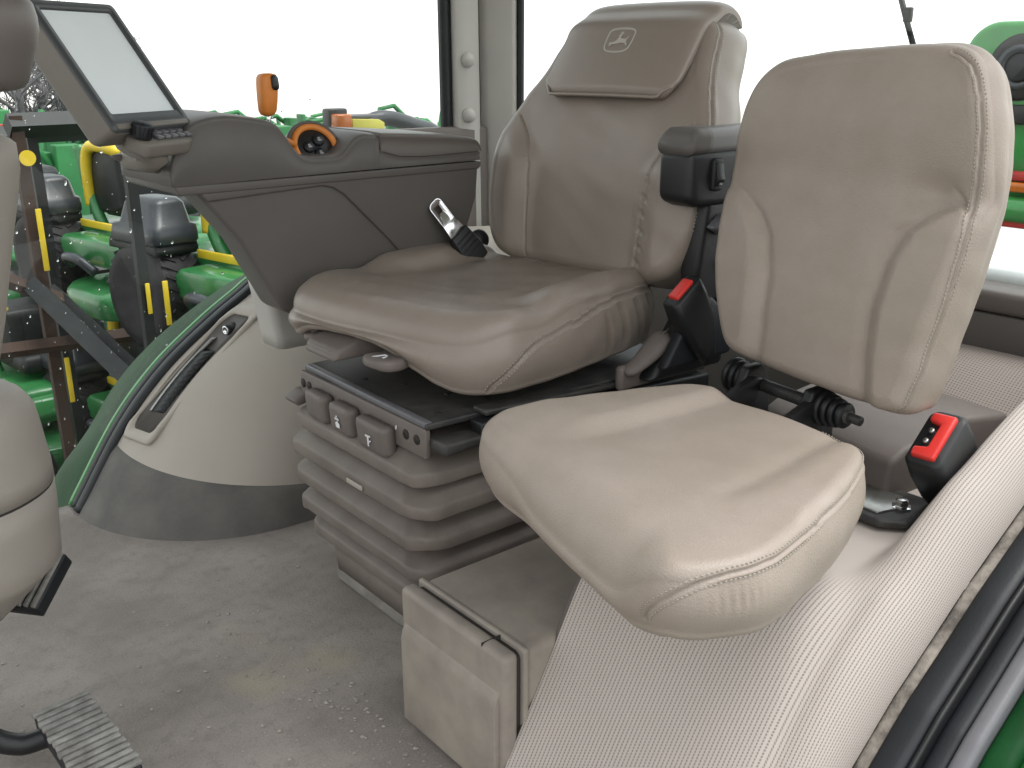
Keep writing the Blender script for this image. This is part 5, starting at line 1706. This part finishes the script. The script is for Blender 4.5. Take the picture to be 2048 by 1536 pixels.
    for y0 in (.05, .81):
        V, F = lathe([(.03, -.05), (.09, -.06), (.13, -.04), (.135, 0), (.13, .04), (.09, .06), (.03, .05)], (1.25, y0, .135), EY, 26)
        obj('caster_wheel', V, F, 'tyre', t)
        V, F = tube(spline([(.95, y0, .37), (1.15, y0, .37), (1.25, y0, .33), (1.25, y0, .14)], 14), .028, 10)
        obj('caster_arm', V, F, 'green_mower', t)
    return t
def copy_tree(o_, parent=None):
    c = o_.copy()
    COL.objects.link(c)
    c.parent = parent
    for ch in list(o_.children):
        copy_tree(ch, c)
    return c
m0 = make_mower('green riding mower with grey wheel pod on the upper rack nearest the tractor fender')
m0.location = (1.76, 5.0, -.335); m0.rotation_euler = (0, 0, R(-78))
for lab, loc, rz in (('green riding mower with yellow trimmed black seat between the two rack posts', (1.68, 6.6, -.36), -80),
                     ('green riding mower standing low on the ground under the racks', (1.60, 6.2, -1.27), -82),
                     ('green riding mower at the far end of the racks beyond the rusty post', (1.45, 8.6, -.62), -80),
                     ('green riding mower on the ground beside the wet patch behind the rusty post', (1.05, 7.0, -1.29), -84)):
    c = copy_tree(m0)
    c.location = loc; c.rotation_euler = (0, 0, R(rz)); c['label'] = lab

# steel shipping rack
rk = thing('steel_rack', 'rusty and black steel shipping rack with yellow straps around the mowers', 'rack', (1.5, 5.5, GZ))
def post_at(px, py, z0, z1, s_, m, nm='post', lean=0.0):
    V, F = loft([[(px + a + lean * t, py + b, z0 + (z1 - z0) * t) for a, b in ((-s_, -s_), (s_, -s_), (s_, s_), (-s_, s_))] for t in (0, .5, 1)], True)
    return obj(nm, V, F, m, rk, smooth=False)
def beam(a, b, s_, m, nm='beam'):
    V, F = tube([a, b], s_ * 1.41, 4)
    return obj(nm, V, F, m, rk, smooth=False)
post_at(1.36, 5.6, GZ, .83, .030, 'rust', lean=-.02)
post_at(1.47, 5.75, GZ, .80, .026, 'rack_black', lean=-.03)
post_at(1.57, 4.66, -.9, .70, .024, 'rack_black')
post_at(2.45, 4.55, GZ, .70, .035, 'rack_black')
post_at(1.24, 7.6, GZ, .70, .035, 'rack_black')
post_at(1.35, 7.6, GZ, .75, .035, 'rust')
beam((1.30, 5.60, .78), (2.02, 5.68, .78), .045, 'rack_black')
beam((1.24, 7.6, .60), (2.6, 7.75, .60), .045, 'rack_black')
beam((.9, 5.55, -.36), (1.9, 5.55, -.40), .03, 'rust')
beam((1.30, 5.6, -.05), (1.62, 4.6, -.62), .045, 'rack_black')
beam((1.42, 5.7, -.12), (1.75, 4.6, -.70), .04, 'rack_black')
beam((1.0, 5.6, .10), (1.45, 5.6, -.16), .03, 'rust')
beam((1.30, 7.55, -.40), (2.9, 7.65, -.40), .05, 'rack_black')
beam((1.45, 4.55, -.42), (3.0, 4.60, -.42), .045, 'rack_black')
beam((1.40, 5.3, -1.0), (2.2, 5.0, -1.05), .05, 'rust')
def strap(x, y, z0, z1, s_=.022):
    V, F = box((x, y, (z0 + z1) / 2), (s_ * 1.3, .01, z1 - z0), 0.003)
    obj('strap', V, F, 'yellow_paint', rk)
strap(1.37, 5.54, .03, .36)
strap(1.575, 4.62, -.06, .09, .016)
strap(1.66, 4.62, -.13, .09, .02)
strap(1.40, 5.54, -.72, -.46, .02)
V, F = lathe([(0, 0), (.04, 0), (.04, .006), (0, .006)], (1.36, 5.55, .62), (0, -1, 0), 24)
obj('reflector', V, F, 'yellow_paint', rk, smooth=False)

# red crate on top of the far rack and more equipment along the horizon
rc_ = thing('red_crate', 'faded red crate on the far rack under the bare trees', 'crate', (1.9, 9.2, .2))
V, F = box((1.9, 9.2, .40), (.55, .5, .36), 0.02)
obj('crate_body', V, F, 'far_grey', rc_)
for a in (-.27, .27):
    V, F = box((1.9 + a, 9.2 - .24, .40), (.06, .06, .38), 0.008)
    obj('corner_strip', V, F, 'red_paint', rc_)
V, F = box((1.9, 8.95, .58), (.55, .04, .05), 0.008)
obj('top_strip', V, F, 'red_paint', rc_)
V, F = box((1.9, 9.2, -.15), (.5, .45, 1.1), 0.02)
obj('crate_base', V, F, 'far_grey', rc_)
Vs = []
r2 = random.Random(11)
for i in range(240):
    d = r2.uniform(16, 24)
    u = i / 240
    x = d * (.20 + .62 * u) + r2.uniform(-.3, .3)
    h = r2.uniform(1.3, 2.35)
    g = ground_z(x, d)
    s_ = r2.uniform(.05, .5)
    if r2.random() < .45:
        Vs.append(box((x, d, g + h / 2), (s_, .3, h), .02, rot=None))
    elif r2.random() < .5:
        Vs.append(tube([(x, d, g), (x + r2.uniform(-.6, .6), d, g + h)], .05, 6))
    else:
        Vs.append(tube(spline([(x, d, g + .2), (x + .1, d, g + h), (x + .8, d, g + h * .9), (x + 1.0, d, g + .4)], 14), .05, 6))
V, F = merge(*Vs)
o = obj('machinery_row', V, F, 'far_green')
tag(o, 'distant mass of green machinery along the edge of the yard', 'machinery')
o['kind'] = 'stuff'
Vs = []
for i in range(90):
    d = r2.uniform(17, 27)
    x = d * (.20 + .62 * r2.random())
    h = r2.uniform(.6, 1.7)
    Vs.append(box((x, d, ground_z(x, d) + h / 2), (r2.uniform(.2, .9), .4, h), .03))
V, F = merge(*Vs)
o = obj('pallet_row', V, F, 'far_grey')
tag(o, 'grey pallets and crates heaped among the distant green machinery', 'pallets')
o['kind'] = 'stuff'

# bare winter trees
def bare_tree(x, y, h, seed, label):
    r = random.Random(seed)
    GZ = ground_z(x, y)
    t = thing('bare_tree', label, 'tree', (x, y, GZ), 'bare winter trees at the yard edge')
    V, F = tube(spline([(x, y, GZ), (x + r.uniform(-.1, .1), y, GZ + h * .3), (x + r.uniform(-.2, .2), y, GZ + h * .6), (x, y, GZ + h * .85)], 12), np.linspace(.08, .03, 12), 8)
    obj('trunk', V, F, 'bark', t)
    parts = []
    def grow(p, d, L, rad, lev):
        q = p + d * L
        mid = (p + q) / 2 + np.array([r.uniform(-1, 1), r.uniform(-1, 1), r.uniform(-.3, .6)]) * L * .07
        parts.append(tube([p, mid, q], [rad, rad * .8, rad * .55], 4))
        if lev == 0:
            return
        for _ in range(r.choice((3, 4))):
            s_ = r.uniform(.3, 1)
            b0 = p + (q - p) * s_
            nd = d + np.array([r.gauss(0, .55), r.gauss(0, .55), r.gauss(.12, .35)])
            nd /= np.linalg.norm(nd)
            grow(b0, nd, L * r.uniform(.5, .75), max(.006, rad * .6), lev - 1)
    for k in range(20):
        z = GZ + h * (.15 + .7 * k / 20)
        a = r.uniform(0, 6.28)
        d = np.array([math.cos(a) * .75, math.sin(a) * .75, .75]); d /= np.linalg.norm(d)
        grow(np.array([x, y, z]), d, h * r.uniform(.18, .34), .03, 3)
    V, F = merge(*parts)
    obj('crown', V, F, 'bark', t, kind='stuff')
bare_tree(4.75, 19.3, 3.5, 3, 'bare grey tree rising above the red crate')
bare_tree(5.75, 20.6, 3.7, 5, 'bare grey tree just clear of the display monitor')
bare_tree(6.7, 22.0, 3.3, 8, 'smaller bare grey tree lower behind the display monitor')
bare_tree(5.6, 23.0, 3.8, 12, 'thin bare tree farther back between two others')
